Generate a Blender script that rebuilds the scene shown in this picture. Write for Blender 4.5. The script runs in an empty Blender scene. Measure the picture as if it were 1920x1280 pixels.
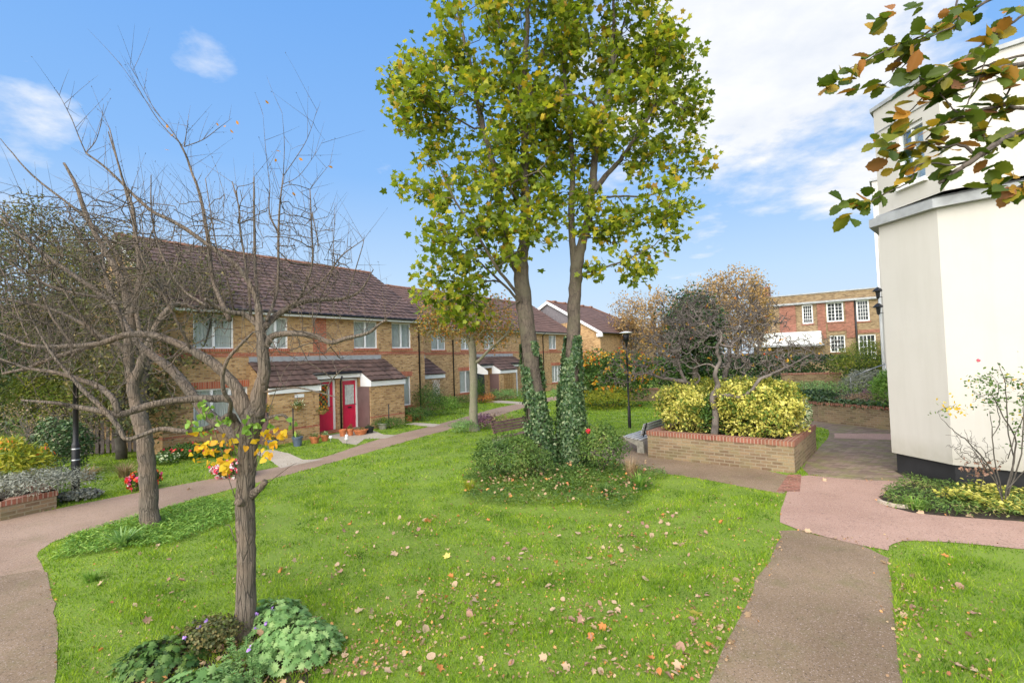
import bpy, math, random
import numpy as np
from mathutils import Vector, Matrix
R = math.radians
sc = bpy.context.scene
col = sc.collection
# ------------------------------------------------------------------ camera
CAMZ = 2.7
cam = bpy.data.objects.new('camera', bpy.data.cameras.new('camera')); col.objects.link(cam)
cam.data.lens = 17.0; cam.data.sensor_width = 36; cam.data.clip_end = 3000; cam.data.clip_start = .05
cam.matrix_world = Matrix.Translation((0, 0, CAMZ)) @ Matrix.Rotation(R(92.0), 4, 'X') @ Matrix.Rotation(R(-1.83), 4, 'Z')
sc.camera = cam
# ------------------------------------------------------------------ light
SUN_EL, SUN_AZ = R(40), R(203)         # azimuth clockwise from +Y: behind the camera
w = bpy.data.worlds.new('World'); sc.world = w; w.use_nodes = True
sun = bpy.data.lights.new('sun', 'SUN'); sun.energy = 1.05; sun.angle = R(62); sun.color = (1, .94, .86)
so = bpy.data.objects.new('sun', sun); col.objects.link(so)
sd = Vector((math.sin(SUN_AZ)*math.cos(SUN_EL), math.cos(SUN_AZ)*math.cos(SUN_EL), math.sin(SUN_EL)))
so.rotation_euler = sd.to_track_quat('Z', 'Y').to_euler()
sc.view_settings.view_transform = 'Standard'; sc.view_settings.look = 'None'
sc.view_settings.exposure = 1.05; sc.view_settings.gamma = 1
sc.cycles.use_denoising = True
sc.cycles.max_bounces = 6; sc.cycles.diffuse_bounces = 3; sc.cycles.glossy_bounces = 2
sc.cycles.transmission_bounces = 4; sc.cycles.transparent_max_bounces = 6

# ------------------------------------------------------------------ helpers: points
_f = 907.; _P = R(2.0); _Rl = R(1.83)
def ray(px, py):
    a = px-960; b = 640-py
    x = a*math.cos(_Rl)+b*math.sin(_Rl); y = -a*math.sin(_Rl)+b*math.cos(_Rl)
    return np.array([x, _f*math.cos(_P)-y*math.sin(_P), _f*math.sin(_P)+y*math.cos(_P)])
def at(px, py, Y):
    r = ray(px, py); p = r*(Y/r[1]); return np.array([p[0], p[1], p[2]+CAMZ])
def gp(px, py, z=0.):
    r = ray(px, py); t = (z-CAMZ)/r[2]; return (r[0]*t, r[1]*t)
def W(u, w, z=0.):                       # estate grid: u along the terrace, w away from us
    return (.588*u-.809*w, .809*u+.588*w, z)
GRID = R(54.0)

# ------------------------------------------------------------------ helpers: nodes
class NT:
    def __init__(s, nt): s.t = nt; s.l = nt.links
    def n(s, typ, **k):
        nd = s.t.nodes.new(typ)
        for a, b in k.items():
            if a.startswith('i_'):
                key = a[2:]
                key = int(key) if key.isdigit() else key.replace('_', ' ')
                if hasattr(b, 'is_linked') or isinstance(b, bpy.types.NodeSocket): s.l.new(b, nd.inputs[key])
                else: nd.inputs[key].default_value = b
            else: setattr(nd, a, b)
        return nd
    def ramp(s, fac, stops, interp='LINEAR'):
        r = s.t.nodes.new('ShaderNodeValToRGB'); r.color_ramp.interpolation = interp
        e = r.color_ramp.elements
        while len(e) < len(stops): e.new(.5)
        for k, (p, c) in enumerate(stops):
            e[k].position = p; e[k].color = (*c, 1) if len(c) == 3 else c
        s.l.new(fac, r.inputs[0]); return r.outputs[0]
    def mix(s, fac, a, b, blend='MIX'):
        m = s.t.nodes.new('ShaderNodeMix'); m.data_type = 'RGBA'; m.blend_type = blend
        for sock, v in ((m.inputs['Factor'], fac), (m.inputs['A'], a), (m.inputs['B'], b)):
            if isinstance(v, bpy.types.NodeSocket): s.l.new(v, sock)
            else: sock.default_value = v if isinstance(v, (int, float)) else ((*v, 1) if len(v) == 3 else v)
        return m.outputs['Result']
    def math(s, op, a, b=0., c=None, clamp=False):
        m = s.t.nodes.new('ShaderNodeMath'); m.operation = op; m.use_clamp = clamp
        for k, v in enumerate((a, b) if c is None else (a, b, c)):
            if isinstance(v, bpy.types.NodeSocket): s.l.new(v, m.inputs[k])
            else: m.inputs[k].default_value = v
        return m.outputs[0]
def new_mat(name):
    m = bpy.data.materials.new(name); m.use_nodes = True
    t = m.node_tree; b = t.nodes['Principled BSDF']
    return m, NT(t), b, t.nodes['Material Output']
def link(t, a, b): t.l.new(a, b)
def noise(t, vec, scale, detail=3, rough=.55, dim='3D'):
    nd = t.n('ShaderNodeTexNoise', i_Scale=scale, i_Detail=detail, i_Roughness=rough)
    if vec is not None: link(t, vec, nd.inputs['Vector'])
    return nd.outputs['Fac']
def bump(t, b, h, strength=.5, dist=.02):
    bp = t.n('ShaderNodeBump', i_Strength=strength, i_Distance=dist); link(t, h, bp.inputs['Height'])
    link(t, bp.outputs[0], b.inputs['Normal'])

def plain(name, c, rough=.6, var=.12, scale=6., metal=0., bmp=0., spec=.4):
    m, t, b, o = new_mat(name)
    co = t.n('ShaderNodeTexCoord').outputs['Object']
    f = noise(t, co, scale, 4)
    c2 = tuple(x*(1-var*1.6) for x in c); c3 = tuple(min(1, x*(1+var)) for x in c)
    link(t, t.ramp(f, [(.3, c2), (.7, c3)]), b.inputs['Base Color'])
    b.inputs['Roughness'].default_value = rough; b.inputs['Metallic'].default_value = metal
    b.inputs['Specular IOR Level'].default_value = spec
    if bmp: bump(t, b, noise(t, co, scale*8, 3), .4, bmp)
    return m
def leafm(name, stops, trans=.35, rough=.5, interp='LINEAR', clump=0.):
    m, t, b, o = new_mat(name)
    ge = t.n('ShaderNodeNewGeometry')
    f = ge.outputs['Random Per Island']
    if clump:
        nz = noise(t, ge.outputs['Position'], clump, 2)
        f = t.math('ADD', t.math('MULTIPLY', f, .6), t.math('MULTIPLY_ADD', nz, 1.4, -.5), clamp=True)
    c = t.ramp(f, stops, interp)
    link(t, c, b.inputs['Base Color']); b.inputs['Roughness'].default_value = rough
    b.inputs['Specular IOR Level'].default_value = .3
    if trans:
        tr = t.n('ShaderNodeBsdfTranslucent')
        link(t, t.mix(.35, c, (.8, .9, .1), 'SOFT_LIGHT'), tr.inputs['Color'])
        mx = t.n('ShaderNodeMixShader', i_0=trans)
        link(t, b.outputs[0], mx.inputs[1]); link(t, tr.outputs[0], mx.inputs[2]); link(t, mx.outputs[0], o.inputs['Surface'])
    return m
def bark(name, c1, c2, scale=14, stretch=.18, moss=None, b_=.03):
    m, t, b, o = new_mat(name)
    co = t.n('ShaderNodeTexCoord').outputs['Object']
    mp = t.n('ShaderNodeMapping'); mp.inputs['Scale'].default_value = (1, 1, stretch); link(t, co, mp.inputs['Vector'])
    f = noise(t, mp.outputs[0], scale, 6, .65)
    v = t.n('ShaderNodeTexVoronoi', i_Scale=scale*1.6, feature='DISTANCE_TO_EDGE'); link(t, mp.outputs[0], v.inputs['Vector'])
    g = t.math('MULTIPLY', f, t.math('MINIMUM', t.math('MULTIPLY_ADD', v.outputs[0], 5., .55), 1.))
    c = t.ramp(g, [(.2, c1), (.62, c2)])
    if moss:
        c = t.mix(t.ramp(noise(t, co, 3.5, 4), [(.42, (0, 0, 0)), (.62, (.8, .8, .8))]), c, moss)
    link(t, c, b.inputs['Base Color']); b.inputs['Roughness'].default_value = .9
    bump(t, b, g, .9, b_)
    return m
def brick(name, stops, mortar, rowh=.075, bw=.225, offset=.5, var=.25, vertical=False, moss=None, speck=None):
    m, t, b, o = new_mat(name)
    uvn = t.n('ShaderNodeTexCoord').outputs['UV']
    if vertical:
        mp = t.n('ShaderNodeMapping'); mp.inputs['Rotation'].default_value = (0, 0, R(90)); link(t, uvn, mp.inputs['Vector']); uvn = mp.outputs[0]
    br = t.n('ShaderNodeTexBrick', i_Scale=1., i_Mortar_Size=.011, i_Brick_Width=bw, i_Row_Height=rowh, i_Mortar_Smooth=.1)
    br.offset = offset
    link(t, uvn, br.inputs['Vector'])
    br.inputs['Color1'].default_value = (0, 0, 0, 1); br.inputs['Color2'].default_value = (1, 1, 1, 1); br.inputs['Mortar'].default_value = (.5, .5, .5, 1)
    c = t.ramp(br.outputs['Color'], stops)
    f1 = noise(t, uvn, 1.1, 4); f2 = noise(t, uvn, 28, 4, .7)
    c = t.mix(1., c, t.ramp(f2, [(.3, (1-var,)*3), (.65, (1.12,)*3)]), 'MULTIPLY')
    c = t.mix(br.outputs['Fac'], c, mortar)
    c = t.mix(1., c, t.ramp(f1, [(.3, (.82, .8, .78)), (.7, (1.08, 1.06, 1.04))]), 'MULTIPLY')
    if speck:
        mq = t.n('ShaderNodeMapping'); mq.inputs['Scale'].default_value = (1, 2.2, 1); link(t, uvn, mq.inputs['Vector'])
        c = t.mix(t.ramp(noise(t, mq.outputs[0], 5.5, 1, .4), [(.6, (0, 0, 0)), (.66, (.8,)*3)]), c, speck)
    if moss: c = t.mix(t.ramp(noise(t, uvn, 2.2, 5, .7), [(.45, (0, 0, 0)), (.7, (.75, .75, .75))]), c, moss)
    link(t, c, b.inputs['Base Color']); b.inputs['Roughness'].default_value = .9
    h = t.math('SUBTRACT', t.math('MULTIPLY', f2, .3), br.outputs['Fac'])
    bump(t, b, h, .6, .008)
    return m

# ------------------------------------------------------------------ sky with broken cloud
def build_sky():
    t = NT(w.node_tree); bg = w.node_tree.nodes['Background']
    sky = t.n('ShaderNodeTexSky', sky_type='NISHITA', sun_disc=False, sun_elevation=SUN_EL, sun_rotation=SUN_AZ,
              altitude=50., air_density=1.0, dust_density=1.4, ozone_density=1.8)
    d = t.n('ShaderNodeTexCoord').outputs['Generated']
    sep = t.n('ShaderNodeSeparateXYZ'); link(t, d, sep.inputs[0])
    zz = t.math('MAXIMUM', sep.outputs[2], .03)
    zp = t.math('ADD', zz, .12)
    cmb = t.n('ShaderNodeCombineXYZ'); link(t, t.math('DIVIDE', sep.outputs[0], zp), cmb.inputs[0]); link(t, t.math('DIVIDE', sep.outputs[1], zp), cmb.inputs[1])
    n1 = noise(t, cmb.outputs[0], 2.1, 9, .58); n2 = noise(t, cmb.outputs[0], 5.2, 8, .62)
    m = None
    # broad banks of cloud: (direction seen through the photo, spread, weight)
    for px, py, s0, wgt in ((1450, 40, .075, .46), (1560, 130, .03, .25), (1270, 20, .03, .2), (10, 390, .03, .16), (20, 300, .02, .1), (365, 95, .004, .3), (1600, 360, .004, .2), (1120, 300, .008, .2), (1290, 505, .008, .2), (715, 325, .002, .25), (40, 190, .004, .2), (1000, 200, .03, .12)):
        r = ray(px, py); r = r/np.linalg.norm(r)
        dp = t.n('ShaderNodeVectorMath', operation='DOT_PRODUCT'); link(t, d, dp.inputs[0]); dp.inputs[1].default_value = tuple(r)
        g = t.math('MULTIPLY', t.math('SUBTRACT', 1., t.math('DIVIDE', t.math('SUBTRACT', 1., dp.outputs['Value']), s0), clamp=True), wgt)
        m = g if m is None else t.math('ADD', m, g)
    back = t.math('MULTIPLY', t.math('SUBTRACT', .1, sep.outputs[1], clamp=True), .35)   # more cloud behind us
    tot = t.math('ADD', t.math('ADD', t.math('MULTIPLY_ADD', n1, .9, -.26), t.math('MULTIPLY_ADD', n2, .42, -.2)), t.math('ADD', m, back))
    cl = t.ramp(tot, [(.47, (0, 0, 0)), (.58, (.35,)*3), (.74, (1,)*3)])
    shade = t.ramp(t.math('MULTIPLY_ADD', n2, .6, t.math('MULTIPLY', n1, .4)), [(.35, (7.9, 8.4, 9.3)), (.6, (9.6, 9.8, 10.1))])
    blue = t.ramp(sep.outputs[2], [(.0, (7.4, 8.5, 9.8)), (.15, (5.8, 7.9, 10.4)), (.35, (2.9, 5.7, 10.4)), (.7, (1.5, 4.2, 9.8))])
    c = t.mix(.85, sky.outputs[0], blue)
    c = t.mix(cl, c, shade)
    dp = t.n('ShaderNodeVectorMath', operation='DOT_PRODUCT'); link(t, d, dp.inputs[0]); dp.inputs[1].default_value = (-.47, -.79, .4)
    c = t.mix(t.ramp(dp.outputs['Value'], [(.3, (0, 0, 0)), (.8, (.9,)*3)]), c, (42., 41.3, 39.8))   # bright glow added behind the camera as soft fill light
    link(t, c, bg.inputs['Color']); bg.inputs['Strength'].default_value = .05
build_sky()

# ------------------------------------------------------------------ helpers: objects
def tag(o, label=None, cat=None, group=None, kind=None):
    if label: o['label'] = label
    if cat: o['category'] = cat
    if group: o['group'] = group
    if kind: o['kind'] = kind
    return o
def thing(name, label, cat, loc=(0, 0, 0), rz=0., group=None):
    o = bpy.data.objects.new(name, None); o.empty_display_size = .2; col.objects.link(o)
    o.location = loc; o.rotation_euler = (0, 0, rz); return tag(o, label, cat, group)
def ob(name, me, m, parent=None):
    o = bpy.data.objects.new(name, me); col.objects.link(o)
    if m is not None:
        for k in (m if isinstance(m, (list, tuple)) else [m]): me.materials.append(k)
    if parent is not None:
        o.parent = parent
    return o
def np_mesh(name, V, loops, sizes, smooth=False):
    me = bpy.data.meshes.new(name)
    V = np.asarray(V, np.float32); loops = np.asarray(loops, np.int32); sizes = np.asarray(sizes, np.int32)
    me.vertices.add(len(V)); me.vertices.foreach_set('co', V.ravel())
    me.loops.add(len(loops)); me.loops.foreach_set('vertex_index', loops)
    me.polygons.add(len(sizes))
    st = np.zeros(len(sizes), np.int32); st[1:] = np.cumsum(sizes)[:-1]
    me.polygons.foreach_set('loop_start', st); me.polygons.foreach_set('loop_total', sizes)
    if smooth: me.polygons.foreach_set('use_smooth', np.ones(len(sizes), bool))
    me.update(calc_edges=True); me.validate(); return me
def toworld(parent):
    return np.array(parent.location) if parent is not None else np.zeros(3)

class MB:
    """collects faces; vertices given in absolute building coords, origin o subtracted"""
    def __init__(s, o=(0, 0, 0)): s.v = []; s.f = []; s.o = o; s.sm = []
    def q(s, *pts, sm=False):
        i = len(s.v); s.v += [tuple(p) for p in pts]; s.f.append(tuple(range(i, i+len(pts)))); s.sm.append(sm); return s
    def box(s, x0, x1, y0, y1, z0, z1, bev=0.):
        if x0 > x1: x0, x1 = x1, x0
        if y0 > y1: y0, y1 = y1, y0
        i = len(s.v)
        s.v += [(x0, y0, z0), (x1, y0, z0), (x1, y1, z0), (x0, y1, z0), (x0, y0, z1), (x1, y0, z1), (x1, y1, z1), (x0, y1, z1)]
        for f in ((0, 3, 2, 1), (4, 5, 6, 7), (0, 1, 5, 4), (1, 2, 6, 5), (2, 3, 7, 6), (3, 0, 4, 7)):
            s.f.append(tuple(i+k for k in f)); s.sm.append(False)
        return s
    def obox(s, c, ax, ay, az):           # oriented box: centre and three half-axis vectors
        c, ax, ay, az = map(np.array, (c, ax, ay, az)); i = len(s.v)
        for sz in (-1, 1):
            for sx, sy in ((-1, -1), (1, -1), (1, 1), (-1, 1)): s.v.append(tuple(c+sx*ax+sy*ay+sz*az))
        for f in ((0, 3, 2, 1), (4, 5, 6, 7), (0, 1, 5, 4), (1, 2, 6, 5), (2, 3, 7, 6), (3, 0, 4, 7)):
            s.f.append(tuple(i+k for k in f)); s.sm.append(False)
        return s
    def prism(s, poly, z0, z1):
        n = len(poly); i = len(s.v)
        s.v += [(p[0], p[1], z0) for p in poly]+[(p[0], p[1], z1) for p in poly]
        s.f.append(tuple(i+n+k for k in range(n))); s.sm.append(False)
        s.f.append(tuple(i+n-1-k for k in range(n))); s.sm.append(False)
        for k in range(n):
            j = (k+1) % n; s.f.append((i+k, i+j, i+n+j, i+n+k)); s.sm.append(False)
        return s
    def lathe(s, prof, c=(0, 0, 0), n=20, sm=True):
        i = len(s.v)
        for r, z in prof:
            for k in range(n):
                a = 2*math.pi*k/n; s.v.append((c[0]+r*math.cos(a), c[1]+r*math.sin(a), c[2]+z))
        for j in range(len(prof)-1):
            for k in range(n):
                k2 = (k+1) % n; s.f.append((i+j*n+k, i+j*n+k2, i+(j+1)*n+k2, i+(j+1)*n+k)); s.sm.append(sm)
        return s
    def tube(s, pts, rad, n=8):
        V, F = tube_np(pts, rad, n); i = len(s.v)
        s.v += [tuple(v) for v in V]; s.f += [tuple(int(k)+i for k in f) for f in F]; s.sm += [True]*len(F); return s
    def build(s, name, m, parent=None, bev=0.):
        me = bpy.data.meshes.new(name); O = np.array(s.o)
        V = np.array(s.v, float)-O
        me.from_pydata([tuple(v) for v in V], [], s.f); me.update()
        me.polygons.foreach_set('use_smooth', s.sm)
        uv = me.uv_layers.new(name='uv'); VV = np.array(s.v, float)
        buf = np.zeros((len(me.loops), 2), np.float32)
        for p in me.polygons:
            nx, ny, nz = (abs(c) for c in p.normal)
            hl = math.hypot(p.normal[0], p.normal[1])
            for li in p.loop_indices:
                x, y, z = VV[me.loops[li].vertex_index]
                if nz > .8: buf[li] = (x, y)
                else:
                    tx, ty = -p.normal[1]/hl, p.normal[0]/hl
                    if abs(tx) > .98: tx, ty = math.copysign(1, tx), 0
                    elif abs(ty) > .98: tx, ty = 0, math.copysign(1, ty)
                    buf[li] = (x*tx+y*ty, z)
        uv.data.foreach_set('uv', buf.ravel())
        if bev:
            import bmesh
            bm = bmesh.new(); bm.from_mesh(me)
            bmesh.ops.bevel(bm, geom=list(bm.edges), offset=bev, segments=1, affect='EDGES', clamp_overlap=True)
            bm.to_mesh(me); bm.free()
        return ob(name, me, m, parent)

def smooth_pts(P, k=4):
    P = np.array(P, float)
    if len(P) < 3: return P
    Q = np.vstack([2*P[0]-P[1], P, 2*P[-1]-P[-2]]); out = []
    for i in range(1, len(Q)-2):
        p0, p1, p2, p3 = Q[i-1:i+3]
        for j in range(k):
            t = j/k
            out.append(.5*((2*p1)+(-p0+p2)*t+(2*p0-5*p1+4*p2-p3)*t*t+(-p0+3*p1-3*p2+p3)*t**3))
    out.append(Q[-2]); return np.array(out)
def tube_np(pts, rad, n=8, rough=0., rng=None, cap=True):
    P = np.array(pts, float); m = len(P); rad = np.full(m, rad, float) if np.isscalar(rad) else np.array(rad, float)
    T = np.gradient(P, axis=0); T /= np.linalg.norm(T, axis=1)[:, None]+1e-9
    ref = np.array([1., 0, 0]) if abs(T[0][2]) > .5 else np.array([0, 0, 1.])
    V = []; a = np.arange(n)*2*np.pi/n; u = ref
    for i in range(m):
        u = u-T[i]*np.dot(u, T[i]); l = np.linalg.norm(u)
        u = u/l if l > 1e-6 else np.cross(T[i], [0, 1, 0]); v = np.cross(T[i], u)
        rr = rad[i]*(1+(rng.normal(0, rough, n) if rough else 0))
        rr = np.broadcast_to(rr, (n,))
        V.append(P[i]+(np.cos(a)*rr)[:, None]*u+(np.sin(a)*rr)[:, None]*v)
    V = np.vstack(V); F = []
    for i in range(m-1):
        for k in range(n):
            k2 = (k+1) % n; F.append((i*n+k, i*n+k2, (i+1)*n+k2, (i+1)*n+k))
    if cap:
        F.append(tuple(range((m-1)*n, m*n))); F.append(tuple(range(n-1, -1, -1)))
    return V, F
def segs_np(A, B, ra, rb, n=4):
    A = np.asarray(A, float); B = np.asarray(B, float); N = len(A)
    T = B-A; T /= np.linalg.norm(T, axis=1)[:, None]+1e-9
    ref = np.where(np.abs(T[:, 2:3]) > .9, [[1., 0, 0]], [[0, 0, 1.]])
    u = np.cross(T, ref); u /= np.linalg.norm(u, axis=1)[:, None]; v = np.cross(T, u)
    a = np.arange(n)*2*np.pi/n
    c = np.cos(a)[None, :, None]; s_ = np.sin(a)[None, :, None]
    off = c*u[:, None]+s_*v[:, None]
    V = np.concatenate([A[:, None]+off*np.asarray(ra)[:, None, None], B[:, None]+off*np.asarray(rb)[:, None, None]], axis=1)
    k = np.arange(n); k2 = (k+1) % n
    f = np.stack([k, k2, k2+n, k+n], 1)
    F = (f[None]+(np.arange(N)*2*n)[:, None, None]).reshape(-1, 4)
    return V.reshape(-1, 3), F
class Wood:
    """branches of one tree as one mesh"""
    def __init__(s, seed=1): s.V = []; s.L = []; s.S = []; s.n = 0; s.rng = np.random.default_rng(seed); s.sk = []
    def _add(s, V, F):
        for f in F: s.L.extend(int(k)+s.n for k in f); s.S.append(len(f))
        s.V.append(V); s.n += len(V)
    def limb(s, pts, r, n=10, rough=.04, k=5, wob=0.):
        P = smooth_pts(pts, k); t = np.linspace(0, 1, len(P)); rr = np.interp(t, np.linspace(0, 1, len(r)), r) if not np.isscalar(r) else np.full(len(P), r)
        if wob: P[1:] += s.rng.normal(0, wob, P[1:].shape)
        s._add(*tube_np(P, rr, n, rough, s.rng)); s.sk.append((P, rr)); return P
    def segs(s, A, B, ra, rb, n=4):
        if len(A) == 0: return
        V, F = segs_np(A, B, ra, rb, n); s.V.append(V)
        s.L.extend((F+s.n).ravel().tolist()); s.S.extend([4]*len(F)); s.n += len(V)
    def skeleton(s):
        return np.vstack([p for p, r in s.sk]), np.concatenate([r for p, r in s.sk])
    def net(s, pts, tip=.004, power=.45, jit=.12, alpha=.2, rmax=None, n=4, up=0., from_frac=0.):
        """grow branches from the skeleton out to every point"""
        P, RR = s.skeleton(); P = P.copy(); K = len(P)
        pts = np.asarray(pts); d0 = np.min(np.linalg.norm(pts[:, None]-P[None], axis=2), axis=1)
        pts = pts[np.argsort(d0)]
        N = K+len(pts); X = np.zeros((N, 3)); X[:K] = P; par = np.full(N, -1); L = np.zeros(N)
        for i, p in enumerate(pts):
            j = K+i; d = np.linalg.norm(X[:j]-p, axis=1)
            cost = d+alpha*L[:j]+up*np.maximum(0, X[:j, 2]-p[2])
            q = int(np.argmin(cost)); X[j] = p; par[j] = q; L[j] = L[q]+d[q]
        cnt = np.ones(N)
        for j in range(N-1, K-1, -1):
            if par[j] >= K: cnt[par[j]] += cnt[j]
        r = tip*cnt**power
        for j in range(K, N):
            if par[j] < K: r[j] = min(r[j], RR[par[j]]*.75)
        if rmax: r = np.minimum(r, rmax)
        for j in range(K, N):
            if par[j] >= K: r[j] = min(r[j], r[par[j]])
        idx = np.arange(K, N); A = X[par[idx]]; B = X[idx]
        ra = np.where(par[idx] >= K, r[par[idx]], r[idx]*1.15); ra = np.minimum(ra, r[idx]*1.6)
        ln = np.linalg.norm(B-A, axis=1)[:, None]
        M1 = A*.66+B*.34+s.rng.normal(0, 1, A.shape)*ln*jit; M2 = A*.33+B*.67+s.rng.normal(0, 1, A.shape)*ln*jit
        rm = ra*.6+r[idx]*.4
        s.segs(A, M1, ra, rm, n); s.segs(M1, M2, rm, rm*.9, n); s.segs(M2, B, rm*.9, r[idx], n)
        return X[K:], (B-M2)/(np.linalg.norm(B-M2, axis=1)[:, None]+1e-9), par, K
    def shoots(s, base, dirs, length, r, n=4, kink=.06, segn=5):
        A = np.asarray(base, float); D = np.asarray(dirs, float); D = D/np.linalg.norm(D, axis=1)[:, None]
        L = np.asarray(length)/segn; R0 = np.broadcast_to(np.asarray(r, float), (len(A),)); tips = []
        for k in range(segn):
            D = D+s.rng.normal(0, kink, D.shape); D /= np.linalg.norm(D, axis=1)[:, None]
            B = A+D*L[:, None]
            s.segs(A, B, R0*(1-k/segn*.75), R0*(1-(k+1)/segn*.75), n); A = B; tips.append(B)
        return tips, D
    def build(s, name, m, parent):
        V = np.vstack(s.V)-toworld(parent)
        return ob(name, np_mesh(name, V, s.L, s.S, True), m, parent)

LEAF = {
 'oval': [(0, 0), (.25, .28), (.27, .62), (0, 1)],
 'lance': [(0, 0), (.12, .35), (.1, .7), (0, 1)],
 'round': [(0, 0), (.3, .0), (.52, .3), (.42, .72), (0, .95)],
 'maple': [(0, 0), (.24, -.1), (.5, .06), (.34, .26), (.6, .56), (.25, .58), (0, 1)],
 'ivy': [(0, 0), (.3, -.12), (.5, .15), (.3, .4), (.16, .7), (0, 1)],
 'tooth': [(0, 0), (.16, .06), (.24, .2), (.33, .22), (.36, .38), (.45, .42), (.4, .58), (.44, .66), (.3, .76), (.27, .88), (.12, .93), (0, 1.02)],
 'lobed': [(0, 0), (.22, -.2), (.46, -.1), (.28, .14), (.62, .22), (.34, .4), (.56, .68), (.2, .62), (.2, .95), (0, .8)],
 'heart': [(0, 0), (.22, -.12), (.46, .02), (.5, .3), (.3, .66), (0, 1)],
 'dry': [(0, 0), (.2, -.04), (.4, .2), (.26, .36), (.42, .62), (.16, .7), (0, 1)],
}
def leafgeo(P, S, shape, rng, up=.5, fold=.25, curl=.15, N=None, T=None, tw=.35, droop=0., aspect=1.):
    half = np.array(LEAF[shape], float); k = len(half)
    rt = half.copy(); lf = half[1:-1].copy(); lf[:, 0] *= -1
    tv = np.vstack([rt, lf]); tv[:, 0] *= aspect
    P = np.asarray(P, float); M = len(P)
    if N is None:
        N = rng.normal(0, 1, (M, 3)); N /= np.linalg.norm(N, axis=1)[:, None]
        N = N*(1-up)+np.array([0, 0, up])
    N = N/(np.linalg.norm(N, axis=1)[:, None]+1e-9)
    if T is None: T = rng.normal(0, 1, (M, 3))
    else: T = np.asarray(T)+rng.normal(0, tw, (M, 3))
    T = T+np.array([0, 0, -droop])
    T = T-N*np.sum(N*T, 1)[:, None]; T /= np.linalg.norm(T, axis=1)[:, None]+1e-9
    X = np.cross(T, N)
    S = np.broadcast_to(np.asarray(S, float), (M,))
    cz = curl*rng.uniform(-.3, 1., M)
    z = -fold*np.abs(tv[:, 0])[None]*rng.uniform(.3, 1.5, M)[:, None]*-1 - cz[:, None]*(tv[:, 1]**2)[None]
    V = P[:, None]+S[:, None, None]*(tv[None, :, 0:1]*X[:, None]+tv[None, :, 1:2]*T[:, None]+z[:, :, None]*N[:, None])
    nv = len(tv)
    fr = list(range(k)); fl = [0, k-1]+list(range(nv-1, k-1, -1))
    lp = np.array(fr+fl)
    loops = (lp[None]+(np.arange(M)*nv)[:, None]).ravel()
    sizes = np.tile([len(fr), len(fl)], M)
    return V.reshape(-1, 3), loops, sizes
class Leaves:
    def __init__(s): s.V = []; s.L = []; s.S = []; s.n = 0
    def add(s, *a, **k):
        V, L, S = leafgeo(*a, **k); s.V.append(V); s.L.append(L+s.n); s.S.append(S); s.n += len(V); return s
    def build(s, name, m, parent=None, floor=None):
        V = np.vstack(s.V)
        if floor is not None: V[:, 2] = np.maximum(V[:, 2], floor)
        return ob(name, np_mesh(name, V-toworld(parent), np.concatenate(s.L), np.concatenate(s.S)), m, parent)

def in_poly(P, poly):
    x, y = P[:, 0], P[:, 1]; ins = np.zeros(len(P), bool); n = len(poly); j = n-1
    for i in range(n):
        xi, yi = poly[i]; xj, yj = poly[j]
        c = ((yi > y) != (yj > y)) & (x < (xj-xi)*(y-yi)/(yj-yi+1e-12)+xi); ins ^= c; j = i
    return ins
def vnoise(P, s, seed=0):               # cheap smooth noise for lumps
    r = np.random.default_rng(seed); o = np.zeros(len(P))
    for k in range(5):
        d = r.normal(0, 1, P.shape[1]); d /= np.linalg.norm(d)
        o += np.sin(P@d*s*(1+.5*k)+r.uniform(0, 6.3))/(1+.4*k)
    return o/3.

# ------------------------------------------------------------------ materials
M = {}
m, t, b, o = new_mat('lawn')
co = t.n('ShaderNodeTexCoord').outputs['Object']
link(t, t.mix(t.ramp(noise(t, co, 26, 4, .7), [(.35, (0, 0, 0)), (.7, (1,)*3)]),
     t.ramp(noise(t, co, .9, 5), [(.35, (.095, .185, .006)), (.6, (.15, .26, .012))]), (.21, .25, .04)), b.inputs['Base Color'])
b.inputs['Roughness'].default_value = .9; bump(t, b, noise(t, co, 40, 4, .7), .8, .03)
M['lawn'] = m
M['grass'] = leafm('grass', [(0, (.035, .09, .004)), (.3, (.105, .215, .006)), (.65, (.25, .38, .012)), (.88, (.36, .46, .03)), (1, (.5, .45, .14))], .3, .6, clump=2.1)
def tarmac(name, a, b2, moss=(.12, .12, .03), mossy=.5, fleck=(.42, .33, .29)):
    m, t, b, o = new_mat(name)
    co = t.n('ShaderNodeTexCoord').outputs['Object']
    c = t.ramp(noise(t, co, .8, 5), [(.35, a), (.65, b2)])
    f = noise(t, co, 75, 2, .8)
    c = t.mix(t.ramp(f, [(.58, (0, 0, 0)), (.68, (1,)*3)]), c, fleck)
    c = t.mix(t.ramp(noise(t, co, 55, 2, .8), [(.33, (1,)*3), (.43, (0, 0, 0))]), c, tuple(x*.4 for x in a))
    c = t.mix(t.math('MULTIPLY', t.ramp(noise(t, co, 1.7, 6, .7), [(.5, (0, 0, 0)), (.72, (1,)*3)]), mossy), c, moss)
    v = t.n('ShaderNodeTexVoronoi', i_Scale=.75, feature='DISTANCE_TO_EDGE')
    wv = t.n('ShaderNodeVectorMath', operation='ADD'); link(t, co, wv.inputs[0])
    nn = t.n('ShaderNodeTexNoise', i_Scale=2.5, i_Detail=5.); link(t, co, nn.inputs['Vector']); link(t, nn.outputs['Color'], wv.inputs[1]); link(t, wv.outputs[0], v.inputs['Vector'])
    c = t.mix(t.math('MULTIPLY', t.ramp(v.outputs[0], [(0, (1,)*3), (.012, (0, 0, 0))]), .3), c, tuple(x*.35 for x in a))
    link(t, c, b.inputs['Base Color']); b.inputs['Roughness'].default_value = .85
    bump(t, b, f, .5, .006); return m
M['path_brown'] = tarmac('path_brown', (.17, .113, .065), (.245, .168, .102), mossy=.45)
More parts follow.
